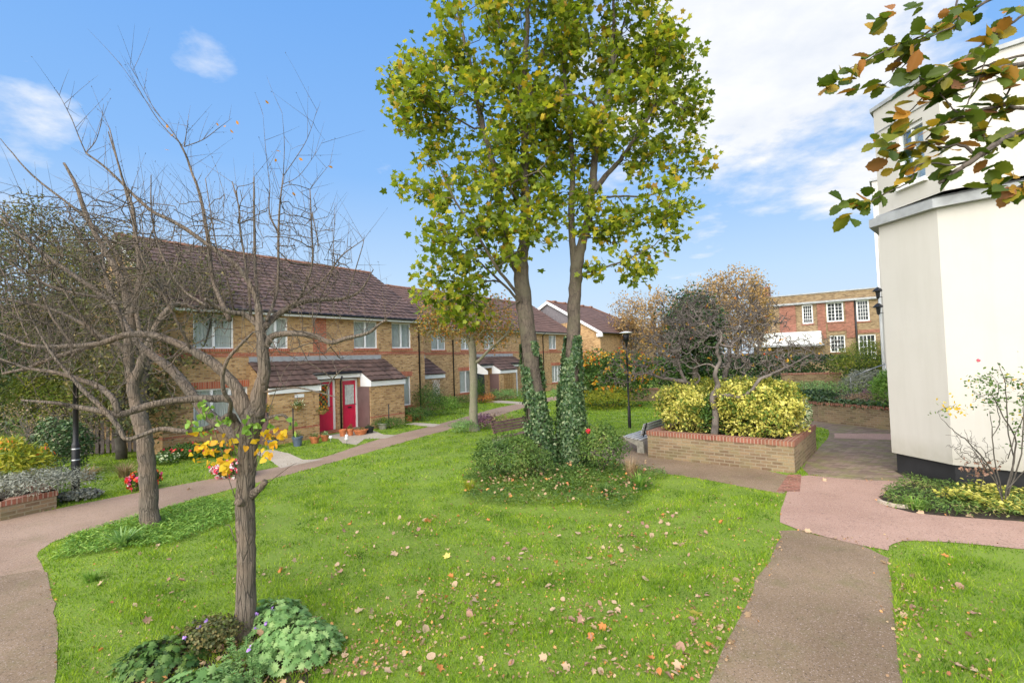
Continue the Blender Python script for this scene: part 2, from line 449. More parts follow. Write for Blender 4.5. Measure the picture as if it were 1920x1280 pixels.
M['path_pink'] = tarmac('path_pink', (.31, .185, .14), (.385, .24, .185), mossy=.06, fleck=(.5, .38, .33))
M['path_rose'] = tarmac('path_rose', (.255, .165, .11), (.32, .215, .15), mossy=.25)
M['slab'] = tarmac('slab', (.36, .3, .23), (.45, .38, .3), mossy=.15, fleck=(.6, .5, .42))
M['buff'] = brick('buff_brick', [(0, (.32, .165, .07)), (.2, (.43, .255, .105)), (.7, (.54, .33, .14)), (1, (.6, .39, .19))], (.42, .31, .19), speck=(.2, .11, .055))
M['redb'] = brick('red_brick', [(0, (.3, .07, .035)), (.5, (.42, .11, .055)), (1, (.5, .16, .08))], (.4, .22, .15))
M['soldier'] = brick('red_soldier_brick', [(0, (.34, .08, .04)), (.5, (.46, .12, .06)), (1, (.52, .17, .085))], (.42, .24, .16), offset=0., bw=.4, vertical=True)
M['stock'] = brick('stock_brick', [(0, (.15, .095, .055)), (.3, (.2, .135, .08)), (.7, (.26, .175, .1)), (1, (.31, .22, .13))], (.27, .22, .15), moss=(.17, .155, .07))
M['coping'] = brick('coping_brick', [(0, (.2, .06, .04)), (.5, (.27, .085, .055)), (1, (.33, .12, .075))], (.36, .25, .19), offset=0., bw=.4, vertical=True, moss=(.2, .13, .07))
M['oldbrick'] = brick('old_brick', [(0, (.13, .08, .04)), (.4, (.25, .17, .09)), (1, (.33, .24, .13))], (.26, .2, .13))
M['oldred'] = brick('old_red_brick', [(0, (.16, .055, .035)), (.5, (.26, .09, .06)), (1, (.33, .13, .09))], (.3, .18, .13))
M['tile'] = plain('roof_tile', (.105, .063, .05), .75, .35, 2.2, bmp=.01)
M['tile2'] = plain('roof_tile_brown', (.145, .082, .063), .8, .2, 1.5)
M['ridge'] = plain('ridge_tile', (.27, .13, .08), .85, .3, 8)
M['white'] = plain('white_paint', (.78, .78, .78), .4, .04, 3)
m, t, b, o = new_mat('cream_render')
co = t.n('ShaderNodeTexCoord').outputs['Object']; mq = t.n('ShaderNodeMapping'); mq.inputs['Scale'].default_value = (1, 1, .12); link(t, co, mq.inputs['Vector'])
c = t.mix(t.ramp(noise(t, mq.outputs[0], 3.2, 6, .65), [(.5, (0, 0, 0)), (.75, (.4,)*3)]), (.52, .495, .455), (.43, .405, .36))
c = t.mix(t.ramp(noise(t, co, 1.3, 6, .6), [(.45, (0, 0, 0)), (.7, (.45,)*3)]), c, (.475, .455, .41))
sp = t.n('ShaderNodeSeparateXYZ'); link(t, co, sp.inputs[0])
gr = t.math('MULTIPLY', t.math('SUBTRACT', 1., t.math('MULTIPLY', t.math('SUBTRACT', sp.outputs[2], .42), 2.2), clamp=True), noise(t, co, 5., 5, .7))
c = t.mix(gr, c, (.33, .3, .23))
link(t, c, b.inputs['Base Color']); b.inputs['Roughness'].default_value = .9; bump(t, b, noise(t, co, 60, 4), .35, .004)
M['cream'] = m
M['lead'] = plain('lead_flashing', (.34, .35, .36), .5, .15, 4)
M['black'] = plain('black_paint', (.013, .013, .015), .4, .3, 4)
M['plinth'] = plain('black_bitumen', (.018, .018, .02), .75, .3, 2)
M['red'] = plain('red_door_paint', (.6, .022, .07), .3, .06, 3)
M['blue'] = plain('blue_door_paint', (.03, .09, .4), .35, .08, 3)
M['brownp'] = plain('brown_paint', (.17, .105, .1), .5, .1, 3)
M['grayt'] = plain('grey_hung_tile', (.16, .145, .155), .8, .15, 6)
M['curtain'] = plain('net_curtain', (.6, .6, .57), .9, .08, 5)
M['dark'] = plain('dark_interior', (.06, .065, .07), .8, .3, 3)
M['terra'] = plain('terracotta', (.5, .17, .065), .7, .2, 9)
M['bluepot'] = plain('blue_glazed_pot', (.11, .14, .2), .4, .15, 6)
M['soil'] = plain('soil', (.045, .032, .022), .95, .5, 22, bmp=.02)
M['fence'] = plain('fence_wood', (.095, .075, .068), .8, .35, 7, bmp=.004)
M['benchw'] = plain('bench_wood', (.19, .105, .09), .7, .25, 8)
M['benchg'] = plain('bench_sky_pale', (.42, .41, .4), .45, .2, 6)  # pale tone puts the sky's reflection on the slats into the colour
M['conc'] = plain('concrete', (.3, .28, .23), .85, .25, 8, bmp=.004)
M['wicker'] = plain('wicker', (.35, .2, .07), .8, .4, 40)
M['steel'] = plain('galvanised', (.4, .4, .4), .35, .15, 12, metal=.8)
M['doorglass'] = plain('frosted_glass', (.42, .47, .46), .25, .25, 14)
m, t, b, o = new_mat('window_glass')
tr = t.n('ShaderNodeBsdfTransparent', i_Color=(.93, .97, .97, 1)); gl = t.n('ShaderNodeBsdfGlossy', i_Roughness=.03, i_Color=(.85, .9, .95, 1)); fr = t.n('ShaderNodeFresnel', i_IOR=1.5)
mx = t.n('ShaderNodeMixShader'); link(t, t.math('MULTIPLY', fr.outputs[0], .6), mx.inputs[0]); link(t, tr.outputs[0], mx.inputs[1]); link(t, gl.outputs[0], mx.inputs[2]); link(t, mx.outputs[0], o.inputs[0])
M['glass'] = m
M['globe'] = plain('globe_glass', (.75, .75, .72), .15, .05, 3)
m, t, b, o = new_mat('check_cloth')
uvn = t.n('ShaderNodeTexCoord').outputs['UV']
c1 = t.n('ShaderNodeTexChecker', i_Scale=11., i_Color1=(.5, .25, .03, 1), i_Color2=(.05, .1, .06, 1)); link(t, uvn, c1.inputs[0])
c2 = t.n('ShaderNodeTexChecker', i_Scale=5.5, i_Color1=(1, .35, .3, 1), i_Color2=(.7, 1, .8, 1)); link(t, uvn, c2.inputs[0])
link(t, t.mix(1., c1.outputs[0], c2.outputs[0], 'MULTIPLY'), b.inputs['Base Color']); b.inputs['Roughness'].default_value = .9
M['check'] = m
M['bark'] = bark('grey_bark', (.05, .04, .03), (.25, .205, .155), 16, .22, (.2, .19, .1))
M['barkred'] = bark('shaggy_bark', (.035, .028, .022), (.2, .16, .12), 17, .13, (.185, .135, .095), .06)
M['twig'] = plain('twig_bark', (.085, .074, .06), .85, .35, 5)
M['crook'] = plain('pale_twig_bark', (.15, .125, .108), .85, .35, 5)
M['twigg'] = plain('grey_twig_bark', (.15, .125, .105), .85, .3, 5)
M['syc'] = bark('sycamore_bark', (.035, .027, .021), (.135, .103, .078), 9, .4, (.115, .1, .065), .02)
M['smooth'] = bark('smooth_grey_bark', (.17, .15, .105), (.27, .24, .175), 7, .5, (.2, .2, .12), .006)
M['darkbark'] = bark('dark_bark', (.04, .03, .025), (.13, .105, .085), 10, .5, None, .01)
M['sycleaf'] = leafm('sycamore_leaf', [(0, (.085, .125, .013)), (.35, (.185, .25, .022)), (.7, (.32, .38, .032)), (.9, (.5, .46, .045)), (.965, (.55, .38, .03)), (1, (.3, .16, .03))], .5, .45)
M['autumn'] = leafm('autumn_leaf', [(0, (.1, .13, .03)), (.35, (.26, .22, .05)), (.6, (.42, .26, .06)), (.85, (.5, .2, .03)), (1, (.35, .1, .03))], .35)
M['olive'] = leafm('olive_leaf', [(0, (.06, .075, .03)), (.6, (.14, .15, .05)), (1, (.26, .2, .07))], .3)
M['tan'] = leafm('tan_leaf', [(0, (.3, .2, .1)), (.5, (.44, .3, .15)), (1, (.5, .28, .08))], .35)
M['ivy'] = leafm('ivy_leaf', [(0, (.025, .06, .02)), (.5, (.055, .11, .035)), (.85, (.12, .18, .07)), (1, (.24, .28, .14))], .12, .3)
M['green'] = leafm('green_leaf', [(0, (.03, .08, .015)), (.6, (.08, .16, .03)), (1, (.17, .25, .05))], .3)
M['dkgreen'] = leafm('dark_leaf', [(0, (.014, .04, .012)), (.7, (.04, .085, .022)), (1, (.09, .14, .04))], .15, .35)
M['bright'] = leafm('bright_leaf', [(0, (.09, .2, .03)), (.6, (.19, .34, .05)), (1, (.34, .48, .1))], .35)
M['geran'] = leafm('geranium_leaf', [(0, (.11, .22, .06)), (.6, (.22, .38, .12)), (1, (.36, .5, .18))], .3)
M['yellowv'] = leafm('variegated_leaf', [(0, (.06, .13, .02)), (.28, (.14, .2, .03)), (.42, (.42, .4, .07)), (.75, (.62, .56, .12)), (1, (.74, .68, .24))], .25, clump=3.2)
M['whitev'] = leafm('white_variegated_leaf', [(0, (.08, .15, .05)), (.4, (.2, .3, .13)), (.6, (.55, .58, .35)), (1, (.7, .7, .48))], .2)
M['yellowg'] = leafm('yellow_green_leaf', [(0, (.12, .18, .02)), (.6, (.33, .35, .03)), (1, (.5, .42, .04))], .35)
M['orange'] = leafm('orange_leaf', [(0, (.55, .38, .04)), (.4, (.7, .36, .03)), (.8, (.7, .2, .03)), (1, (.45, .07, .02))], .4)
M['yelsprig'] = leafm('yellow_sprig', [(0, (.6, .5, .04)), (.6, (.75, .5, .03)), (1, (.75, .32, .03))], .4)
M['herb'] = leafm('herb_leaf', [(0, (.04, .09, .02)), (.5, (.11, .19, .04)), (.85, (.2, .27, .06)), (1, (.36, .3, .12))], .3, clump=1.5)
M['yelgr'] = leafm('mixed_green_leaf', [(0, (.05, .09, .015)), (.5, (.15, .2, .025)), (.8, (.3, .32, .035)), (1, (.45, .38, .04))], .35, clump=1.2)
M['silver'] = leafm('silver_leaf', [(0, (.14, .15, .11)), (1, (.33, .33, .27))], .15)
M['purple'] = leafm('purple_leaf', [(0, (.16, .06, .1)), (1, (.36, .18, .26))], .2)
M['redfl'] = leafm('red_flower', [(0, (.55, .02, .06)), (.6, (.75, .06, .1)), (1, (.8, .15, .05))], .3)
M['mixfl'] = leafm('bedding_flower', [(0, (.75, .04, .1)), (.3, (.8, .12, .2)), (.45, (.85, .45, .5)), (.6, (.85, .82, .78)), (1, (.9, .88, .85))], .3, interp='CONSTANT')
M['redmix'] = leafm('red_bedding_flower', [(0, (.75, .04, .03)), (.4, (.85, .14, .03)), (.7, (.7, .08, .25)), (.9, (.85, .8, .78))], .3, interp='CONSTANT')
M['violet'] = leafm('violet_flower', [(0, (.3, .15, .55)), (1, (.5, .3, .7))], .3)
M['near'] = leafm('overhang_leaf', [(0, (.05, .085, .01)), (.45, (.11, .15, .015)), (.66, (.2, .2, .02)), (.8, (.42, .27, .03)), (.9, (.42, .17, .035)), (1, (.17, .09, .055))], .4, .5)
M['dead'] = leafm('dead_leaf', [(0, (.2, .11, .06)), (.3, (.32, .2, .11)), (.75, (.48, .34, .2)), (.93, (.6, .26, .07)), (1, (.28, .1, .06))], .15, .8)
M['deadpale'] = leafm('pale_dead_leaf', [(0, (.36, .23, .14)), (1, (.55, .4, .26))], .15, .8)
M['deadrust'] = leafm('rust_dead_leaf', [(0, (.42, .15, .05)), (1, (.62, .25, .07))], .15, .8)
M['deadbrown'] = leafm('brown_dead_leaf', [(0, (.26, .14, .1)), (1, (.42, .25, .18))], .15, .8)
M['deadyellow'] = leafm('yellow_dead_leaf', [(0, (.65, .5, .08)), (1, (.75, .62, .2))], .2, .8)
M['straw'] = leafm('dry_stem', [(0, (.2, .12, .06)), (1, (.42, .3, .17))], .1)

# ================================================================== GROUND
rng = np.random.default_rng(7)
def sheet(name, poly, z, m, cuts=0):
    mb = MB(); mb.q(*[(x, y, z) for x, y in poly]); o = mb.build(name, m); return tag(o, kind='structure')
def edge_wobble(poly, amp=.03, step=.25, seed=3):
    amp *= .55
    if len(poly) > 9:
        q = []
        for i in range(len(poly)):
            a = np.array(poly[i]); b_ = np.array(poly[(i+1) % len(poly)]); q += [a*.8+b_*.2, a*.2+b_*.8] if np.linalg.norm(b_-a) < 4 else [a*.97+b_*.03, a*.03+b_*.97]
        poly = q
    r = np.random.default_rng(seed); out = []; n = len(poly)
    for i in range(n):
        a = np.array(poly[i]); b_ = np.array(poly[(i+1) % n]); L = np.linalg.norm(b_-a)
        k = max(1, min(40, int(L/step)))
        for j in range(k):
            p = a+(b_-a)*j/k
            if j: p = p+r.normal(0, amp, 2)
            out.append(tuple(p))
    return out
sheet('ground', [(-300, -100), (300, -100), (300, 500), (-300, 500)], -.03, M['soil'])
sheet('lawn', [(-45, -8), (45, -8), (60, 75), (-60, 75)], 0, M['lawn'])
g = gp
pathA_near = [(-3.0, 2.6), (-3.5, 3.5), (-4.07, 4.32), (-4.87, 5.19), (-5.79, 6.07), (-6.7, 6.9), (-7.25, 7.35), (-7.5, 7.95), (-7.06, 8.99), (-6.53, 10.51), (-5.49, 12.33), (-4.36, 14.96), (-3.3, 17.4), (-2.27, 19.7), (-1.5, 21.17), (.77, 26.97), W(30, 16.2)[:2], W(42, 16.5)[:2], W(42, 18)[:2], W(32, 17.8)[:2], (.87, 29.91), (-.99, 26.66), (-2.57, 22.37), (-3.7, 19.6), (-4.72, 17.54), (-5.21, 15.73), (-5.55, 14.2), (-6.33, 13.0), (-7.4, 11.92), (-8.42, 10.73), (-9.19, 9.68), (-9.62, 9.09), (-11.5, 7.2), (-16, 4), (-16, -3), (-2.4, -3)]
path_a = edge_wobble(pathA_near, .025)
sheet('path', path_a, .004, M['path_rose'])
dark_a = edge_wobble([(-3.0, 2.6), (-3.5, 3.5), (-4.07, 4.32), (-4.87, 5.19), (-5.79, 6.07), (-6.55, 6.8), (-7.0, 6.55), (-8.2, 5.6), (-9.6, 4.9), (-16, 3.2), (-16, -3), (-2.4, -3)], .02)
sheet('path_old_patch', dark_a, .008, M['path_brown'])
path_b = edge_wobble([(4.03, 7.54), (3.36, 6.48), (2.43, 5.29), (1.55, 4.11), (.7, 2.9), (-.3, 1.2), (-.6, -3), (1.5, -3), (1.9, 1.2), (2.35, 2.6), (3.03, 3.98), (3.44, 4.54), (4.18, 5.53), (4.85, 6.45)], .03)
sheet('path_right', path_b, .004, M['path_brown'])
pink = edge_wobble([(6.08, 10.55), (5.35, 9.6), (5.07, 9.19), (4.4, 8.2), (4.03, 7.54), (4.85, 6.45), (5.05, 6.68), (5.39, 6.82), (5.99, 6.67), (6.58, 6.4), (9.5, 4.8), (11, 5.8), (7.61, 7.37), (6.89, 7.64), (6.38, 7.9), (6.25, 8.24), (6.5, 8.7), (6.95, 9.2), (8.0, 9.3), (8.0, 9.7), (6.9, 9.95)], .012)
sheet('path_pink', pink, .008, M['path_pink'])
side = edge_wobble([(6.1, 10.6), (7.95, 12.9), (9.51, 14.76), (10.55, 16.35), (10.3, 17.2), (10.4, 19.0), (12.2, 18.2), (13.5, 15.3), (8.25, 10.6), (8.0, 9.6), (6.9, 9.95)], .012)
M['paver'] = brick('paver', [(0, (.16, .105, .08)), (.5, (.23, .15, .12)), (1, (.3, .21, .17))], (.15, .12, .08), moss=(.17, .18, .04), rowh=.1, bw=.2)
sheet('path_side', side, .004, M['paver'])
sheet('path_seam', edge_wobble([(9.55, 14.6), (10.1, 15.4), (12.1, 14.9), (11.3, 13.8)], .01), .009, M['path_pink'])
court = edge_wobble([(6.1, 10.6), (5.05, 9.2), (4.92, 9.2), (3.83, 10.57), (2.9, 11.35), (2.2, 13.2), (.9, 14.1), (-.6, 13.4), (-1.0, 14.2), (1.0, 16.3), (3.5, 16.48), (4.3, 16.1), (5.3, 15.2), (3.6, 12.8)], .02)
sheet('path_court', court, .006, M['path_brown'])
redp = [g(1456, 922), g(1500, 922), g(1503, 890), g(1478, 890)]
sheet('red_paver_strip', redp, .0105, M['oldred'])
slab1 = edge_wobble([(-8.3, 15.3), (-7.9, 15.75), (-7.0, 15.0), (-6.06, 13.9), (-5.45, 13.9), (-6.2, 12.84), (-7.1, 14.05)], .01)
sheet('paving_left', slab1, .008, M['slab'])
slab2 = [(-7.3, 18.1), (-6.2, 19.9), (-5.6, 19.3), (-4.9, 18.2), (-4.35, 18.0), (-4.62, 17.3), (-5.35, 17.3), (-5.25, 16.1), (-5.9, 16.6), (-6.35, 17.5)]
sheet('paving_porch', slab2, .008, M['slab'])
slab3 = [(-4.75, 21.0), (-4.4, 21.5), (-3.1, 20.6), (-3.35, 19.9)]
sheet('paving_middle', slab3, .008, M['slab'])
slab4 = [W(23.6, 19.4)[:2], W(25, 19.4)[:2], W(24.2, 16.4)[:2], W(23.2, 16.3)[:2]]
sheet('paving_far', slab4, .008, M['slab'])
nograss = [path_a, dark_a, path_b, pink, side, court, redp, slab1, slab2, slab3, slab4]
planter_poly = [(3.49, 12.77), (6.08, 10.61), (7.95, 12.9), (5.36, 15.06)]
bed_right = [(6.25, 8.24), (6.38, 7.9), (6.89, 7.64), (7.61, 7.37), (12.5, 4.6), (16, 8), (8.2, 10.6), (7.9, 9.7), (6.5, 8.8)]
house_zone = [W(5.6, 17.6)[:2], W(17, 17.6)[:2], W(17, 20.4)[:2], W(60, 20.4)[:2], W(60, 60)[:2], W(-40, 60)[:2], W(-40, 26)[:2], W(5.6, 26)[:2]]
porch_zone = [W(8.4, 16.3)[:2], W(14.4, 16.3)[:2], W(14.4, 18)[:2], W(8.4, 18)[:2]]
gblock = nograss+[planter_poly, bed_right, house_zone, porch_zone]
sheet('bed_soil_right', edge_wobble(bed_right, .02), .01, M['soil'])
twinc = np.array([.95, 10.6])
twin_bed = [(twinc[0]+(2.15+.25*math.sin(a*5+1)+.15*math.sin(a*9))*math.cos(a), twinc[1]+(2.0+.25*math.sin(a*5+1)+.15*math.sin(a*9))*math.sin(a)) for a in np.linspace(0, 2*np.pi, 26)[:-1]]

near_bed0 = [(-3.9, 4.5), (-3.3, 4.0), (-2.4, 3.6), (-1.6, 3.8), (-1.55, 4.6), (-1.9, 5.35), (-2.6, 5.45), (-3.4, 5.1)]
near_bed = [(-2.75+(x+2.75)*.8, 4.5+(y-4.5)*.8) for x, y in near_bed0]
sheet('bed_soil_near', edge_wobble(near_bed, .12, .12), .007, M['soil'])

def blades(name, n, yr, xr, hgt, wid, m, blocks, keep=None, lean=.5, z=0.):
    P = np.stack([rng.uniform(*xr, n), rng.uniform(*yr, n)], 1)
    # nearer ground gets more blades (even density in view), outside the view none
    ok = np.abs(P[:, 0]) < P[:, 1]*1.12+1.2
    P = P[ok]
    for b_ in blocks: P = P[~in_poly(P, b_)]
    if keep: P = P[np.logical_or.reduce([in_poly(P, k) for k in keep])]
    k = len(P); cl = vnoise(P, 2.2, 5)*.35+vnoise(P, 7, 6)*.3
    ang = np.sin(np.hypot(P[:, 0]-1., (P[:, 1]-10.5)*1.1)*5.2+vnoise(P, .6, 31)*2.2)   # traces of the mower running round the bed
    cl = cl+.28*ang
    thin = rng.uniform(0, 1, k) > np.clip((vnoise(P, 1.7, 15)+.6*vnoise(P, 5.1, 16)-.35)*1.3, 0, .8)
    P = P[thin]; cl = cl[thin]; k = len(P)
    h = rng.uniform(*hgt, k)*(1+cl*1.1); a = rng.uniform(0, 2*np.pi, k); ln = rng.normal(0, lean, (k, 2))*h[:, None]
    wv = np.stack([np.cos(a), np.sin(a)], 1)*(rng.uniform(*wid, k)/2)[:, None]
    V = np.zeros((k, 3, 3)); V[:, 0, :2] = P-wv; V[:, 1, :2] = P+wv; V[:, 2, :2] = P+ln; V[:, 2, 2] = h; V[:, :, 2] += z-.003
    return V.reshape(-1, 3)
GV = []
GV.append(blades('a', 150000, (3.2, 6.2), (-8, 8), (.02, .06), (.005, .011), None, gblock))
GV.append(blades('b', 150000, (6.2, 11), (-11, 12), (.022, .05), (.009, .015), None, gblock))
GV.append(blades('c', 120000, (11, 20), (-17, 13), (.025, .055), (.016, .026), None, gblock))
GV.append(blades('d', 70000, (20, 34), (-12, 14), (.03, .06), (.03, .05), None, gblock))
gv = np.vstack(GV); k = len(gv)//3
tag(ob('grass', np_mesh('grass', gv, np.arange(len(gv)), np.full(k, 3)), M['grass']), 'short bright green mown grass across the lawns', 'grass', kind='stuff')

# ================================================================== WHITE RENDERED BUILDING (right)
def ext_poly(mb, pts, z0, z1):
    for a, b_ in zip(pts[:-1], pts[1:]): mb.q((a[0], a[1], z0), (b_[0], b_[1], z0), (b_[0], b_[1], z1), (a[0], a[1], z1))
wb = thing('rendered_building', 'cream rendered block with grey flashing and black plinth at the right edge', 'building', (8.1, 10.5, 0))
A_, B_, C_ = (8.10, 10.5), (8.28, 9.25), (11.6, 5.64); D_ = (17, 9); E_ = (15.4, 17.5)
def outline(off, off2=None):
    """outline shifted outwards by off (plan)"""
    return [(A_[0]-off, A_[1]+off*.8), (B_[0]-off*1.0, B_[1]-off*.45), (C_[0]-off*.75, C_[1]-off*1.0), (D_[0]+off, D_[1]-off), (E_[0]-off, E_[1]+off)]
mb = MB((8.1, 10.5, 0)); mb.prism(outline(0)[::-1][::-1], .42, 5.32); mb.build('wall', M['cream'], wb)
mb = MB((8.1, 10.5, 0)); mb.prism(outline(-.06), -.02, .418); mb.build('plinth', M['plinth'], wb)
mb = MB((8.1, 10.5, 0)); mb.prism(outline(.13), 5.322, 5.50); mb.prism(outline(.03), 5.502, 5.56); mb.build('flashing', M['lead'], wb)
Ao = (8.12, 10.42); 
mb = MB((8.1, 10.5, 0)); up_ = [(8.1, 10.46), (8.16, 8.93), (11.2, 6.1), (16.8, 9), (15.2, 17.2)]
wz0, wz1 = 5.95, 7.15
mb2 = mb
# upper wall with a window opening in its first panel
a, b_ = np.array(up_[0]), np.array(up_[1]); e = b_-a; wa, wbb = a+e*.36, a+e*.76
def wq(p, q, z0, z1): mb.q((p[0], p[1], z0), (q[0], q[1], z0), (q[0], q[1], z1), (p[0], p[1], z1))
wq(a, wa, 5.562, 7.85); wq(wbb, b_, 5.562, 7.85); wq(wa, wbb, 5.562, wz0); wq(wa, wbb, wz1, 7.85)
for i in range(1, 5): wq(up_[i], up_[(i+1) % 5], 5.562, 7.85)
inn = np.array([.12, .01])
mb.q((*wa, wz0), (*(wa+inn), wz0), (*(wa+inn), wz1), (*wa, wz1)); mb.q((*wbb, wz0), (*wbb, wz1), (*(wbb+inn), wz1), (*(wbb+inn), wz0))
mb.q((*wa, wz0), (*wbb, wz0), (*(wbb+inn), wz0), (*(wa+inn), wz0)); mb.q((*wa, wz1), (*(wa+inn), wz1), (*(wbb+inn), wz1), (*wbb, wz1))
mb.build('upper_wall', M['cream'], wb)
def up_off(off): return [(up_[0][0]-off, up_[0][1]+off), (up_[1][0]-off, up_[1][1]-off*.4), (up_[2][0]-off*.7, up_[2][1]-off), (up_[3][0]+off, up_[3][1]-off), (up_[4][0]+off, up_[4][1]+off)]
mb = MB((8.1, 10.5, 0)); mb.prism(up_off(.045), 7.852, 7.93); mb.build('coping', M['lead'], wb)
mb = MB((8.1, 10.5, 0)); mb.prism(up_off(.02), 7.35, 7.365); mb.build('render_joint', M['lead'], wb)
wn = MB((8.1, 10.5, 0)); c = (wa+wbb)/2+inn*.7; ev = (wbb-wa)/2
for s_ in (-1, 1): wn.obox((*(c+ev*s_*.93), (wz0+wz1)/2), (*(ev*.07), 0), (.03, 0, 0), (0, 0, (wz1-wz0)/2-.004))
for z in (wz0+.04, wz1-.04): wn.obox((*c, z), (*(ev*.86), 0), (.03, 0, 0), (0, 0, .036))
wn.obox((*c, 6.55), (*(ev*.05), 0), (.025, 0, 0), (0, 0, .5))
wo = wn.build('window', M['white'], wb)
gn = MB((8.1, 10.5, 0)); gn.obox((*(c+inn*.2), 6.55), (*(ev*.9), 0), (.004, 0, 0), (0, 0, .56)); gn.build('pane', M['glass'], wo)
gn = MB((8.1, 10.5, 0)); gn.obox((*(c+inn*1.6), 6.55), (*(ev*1.1), 0), (.004, 0, 0), (0, 0, .65)); gn.build('curtain', M['curtain'], wo)
gn = MB((8.1, 10.5, 0)); gn.obox((*(c-inn*.9), wz0-.03), (*(ev*1.15), 0), (.06, 0, 0), (0, 0, .028)); gn.build('window_sill', M['white'], wb)
# rear wing seen past the corner
wg = thing('rendered_wing', 'narrow cream wing with dark lanterns seen behind the near rendered block', 'building', (15.3, 20, 0))
mb = MB((15.3, 20, 0)); mb.prism([(15.25, 20.0), (17, 18.6), (22, 24), (20.8, 27)], -.02, 9.6); mb.build('wall', M['cream'], wg)
mb = MB((15.3, 20, 0)); mb.prism([(15.15, 20.0), (17, 18.5), (22.1, 24), (20.9, 27.1)], 9.602, 9.72); mb.build('coping', M['lead'], wg)
mb = MB((15.3, 20, 0)); mb.tube([(15.22, 19.9, .1), (15.22, 19.9, 8.0)], .05, 8); mb.build('downpipe', M['white'], wg)
for k, (px, py, Y) in enumerate([(1646, 547, 19.6), (1647, 577, 19.6)]):
    p = at(px, py, Y); l = thing('wall_lantern', ['black wall lantern high on the cream wing corner', 'lower black wall lantern on the cream wing corner'][k], 'lantern', (p[0], p[1], p[2]))
    mb = MB(); mb.lathe([(0, .2), (.06, .17), (.2, .05), (.2, .02), (.1, 0)], n=6, sm=False); mb.build('lantern_hood', M['black'], l)
    mb = MB(); mb.lathe([(.09, -.002), (.06, -.25), (0, -.3)], n=6, sm=False); mb.tube([(0.06, 0, -.2), (.3, .1, -.22)], .015, 6); mb.build('lantern_body', M['black'], l)

# ================================================================== BRICK TERRACE
def hole_wall(mb, x0, x1, z0, z1, y, ops, dep=.1):
    xs = sorted({x0, x1, *[o_[0] for o_ in ops], *[o_[1] for o_ in ops]}); zs = sorted({z0, z1, *[o_[2] for o_ in ops], *[o_[3] for o_ in ops]})
    for xa, xb in zip(xs[:-1], xs[1:]):
        for za, zb in zip(zs[:-1], zs[1:]):
            if any(o_[0] <= xa and xb <= o_[1] and o_[2] <= za and zb <= o_[3] for o_ in ops): continue
            mb.q((xa, y, za), (xb, y, za), (xb, y, zb), (xa, y, zb))
    for (xa, xb, za, zb) in ops:
        mb.q((xa, y, za), (xa, y, zb), (xa, y+dep, zb), (xa, y+dep, za)); mb.q((xb, y, za), (xb, y+dep, za), (xb, y+dep, zb), (xb, y, zb))
        mb.q((xa, y, za), (xa, y+dep, za), (xb, y+dep, za), (xb, y, za)); mb.q((xa, y, zb), (xb, y, zb), (xb, y+dep, zb), (xa, y+dep, zb))
def window(root, O, x0, x1, z0, z1, y, panes, side='-y', curtain=True, bars=None, fw=.055, mat='white'):
    """frame > pane, curtain ; y = wall face; frame set back 6 cm"""
    f = MB(O); yb = y+.05; ft = .05
    f.box(x0, x0+fw, yb, yb+ft, z0, z1); f.box(x1-fw, x1, yb, yb+ft, z0, z1); f.box(x0+fw, x1-fw, yb, yb+ft, z0, z0+fw); f.box(x0+fw, x1-fw, yb, yb+ft, z1-fw, z1)
    for p in panes:
        xm = x0+(x1-x0)*p; f.box(xm-.04, xm+.04, yb-.006, yb+ft-.004, z0+fw, z1-fw)
    if bars:
        nx, nz = bars; xx0, xx1, zz0, zz1 = x0+fw, x1-fw, z0+fw, z1-fw
        for i in range(1, nx): xm = xx0+(xx1-xx0)*i/nx; f.box(xm-.015, xm+.015, yb+.006, yb+ft-.01, zz0, zz1)
        for i in range(1, nz): zm = zz0+(zz1-zz0)*i/nz; f.box(xx0, xx1, yb+.009, yb+ft-.013, zm-.015, zm+.015)
    fo = f.build('window', M[mat], root)
    p = MB(O); p.q((x0+fw*.5, yb+.03, z0+fw*.5), (x1-fw*.5, yb+.03, z0+fw*.5), (x1-fw*.5, yb+.03, z1-fw*.5), (x0+fw*.5, yb+.03, z1-fw*.5)); p.build('pane', M['glass'], fo)
    if curtain:
        c = MB(O); n = int((x1-x0)/.035); yy = yb+.085
        for i in range(n):
            xa, xb = x0+(x1-x0)*i/n, x0+(x1-x0)*(i+1)/n
            c.q((xa, yy+.022*math.sin(i*1.5+i*i*.03), z0), (xb, yy+.022*math.sin((i+1)*1.5+(i+1)**2*.03), z0), (xb, yy+.022*math.sin((i+1)*1.5+(i+1)**2*.03), z1), (xa, yy+.022*math.sin(i*1.5+i*i*.03), z1))
        c.build('curtain', M['curtain'], fo)
    d = MB(O); d.box(x0-.05, x1+.05, yb+.24, yb+.3, z0-.05, z1+.05); d.build('room_wall', M['dark'], fo)
    return fo
def sill_lintel(root, O, x0, x1, z0, z1, y, lintel=True):
    s_ = MB(O); s_.box(x0-.06, x1+.06, y-.035, y+.06, z0-.11, z0-.001); s_.build('window_sill', M['soldier'], root)
    if lintel:
        l = MB(O); l.box(x0-.12, x1+.12, y-.003, y+.02, z1+.001, z1+.24); l.build('lintel', M['soldier'], root)
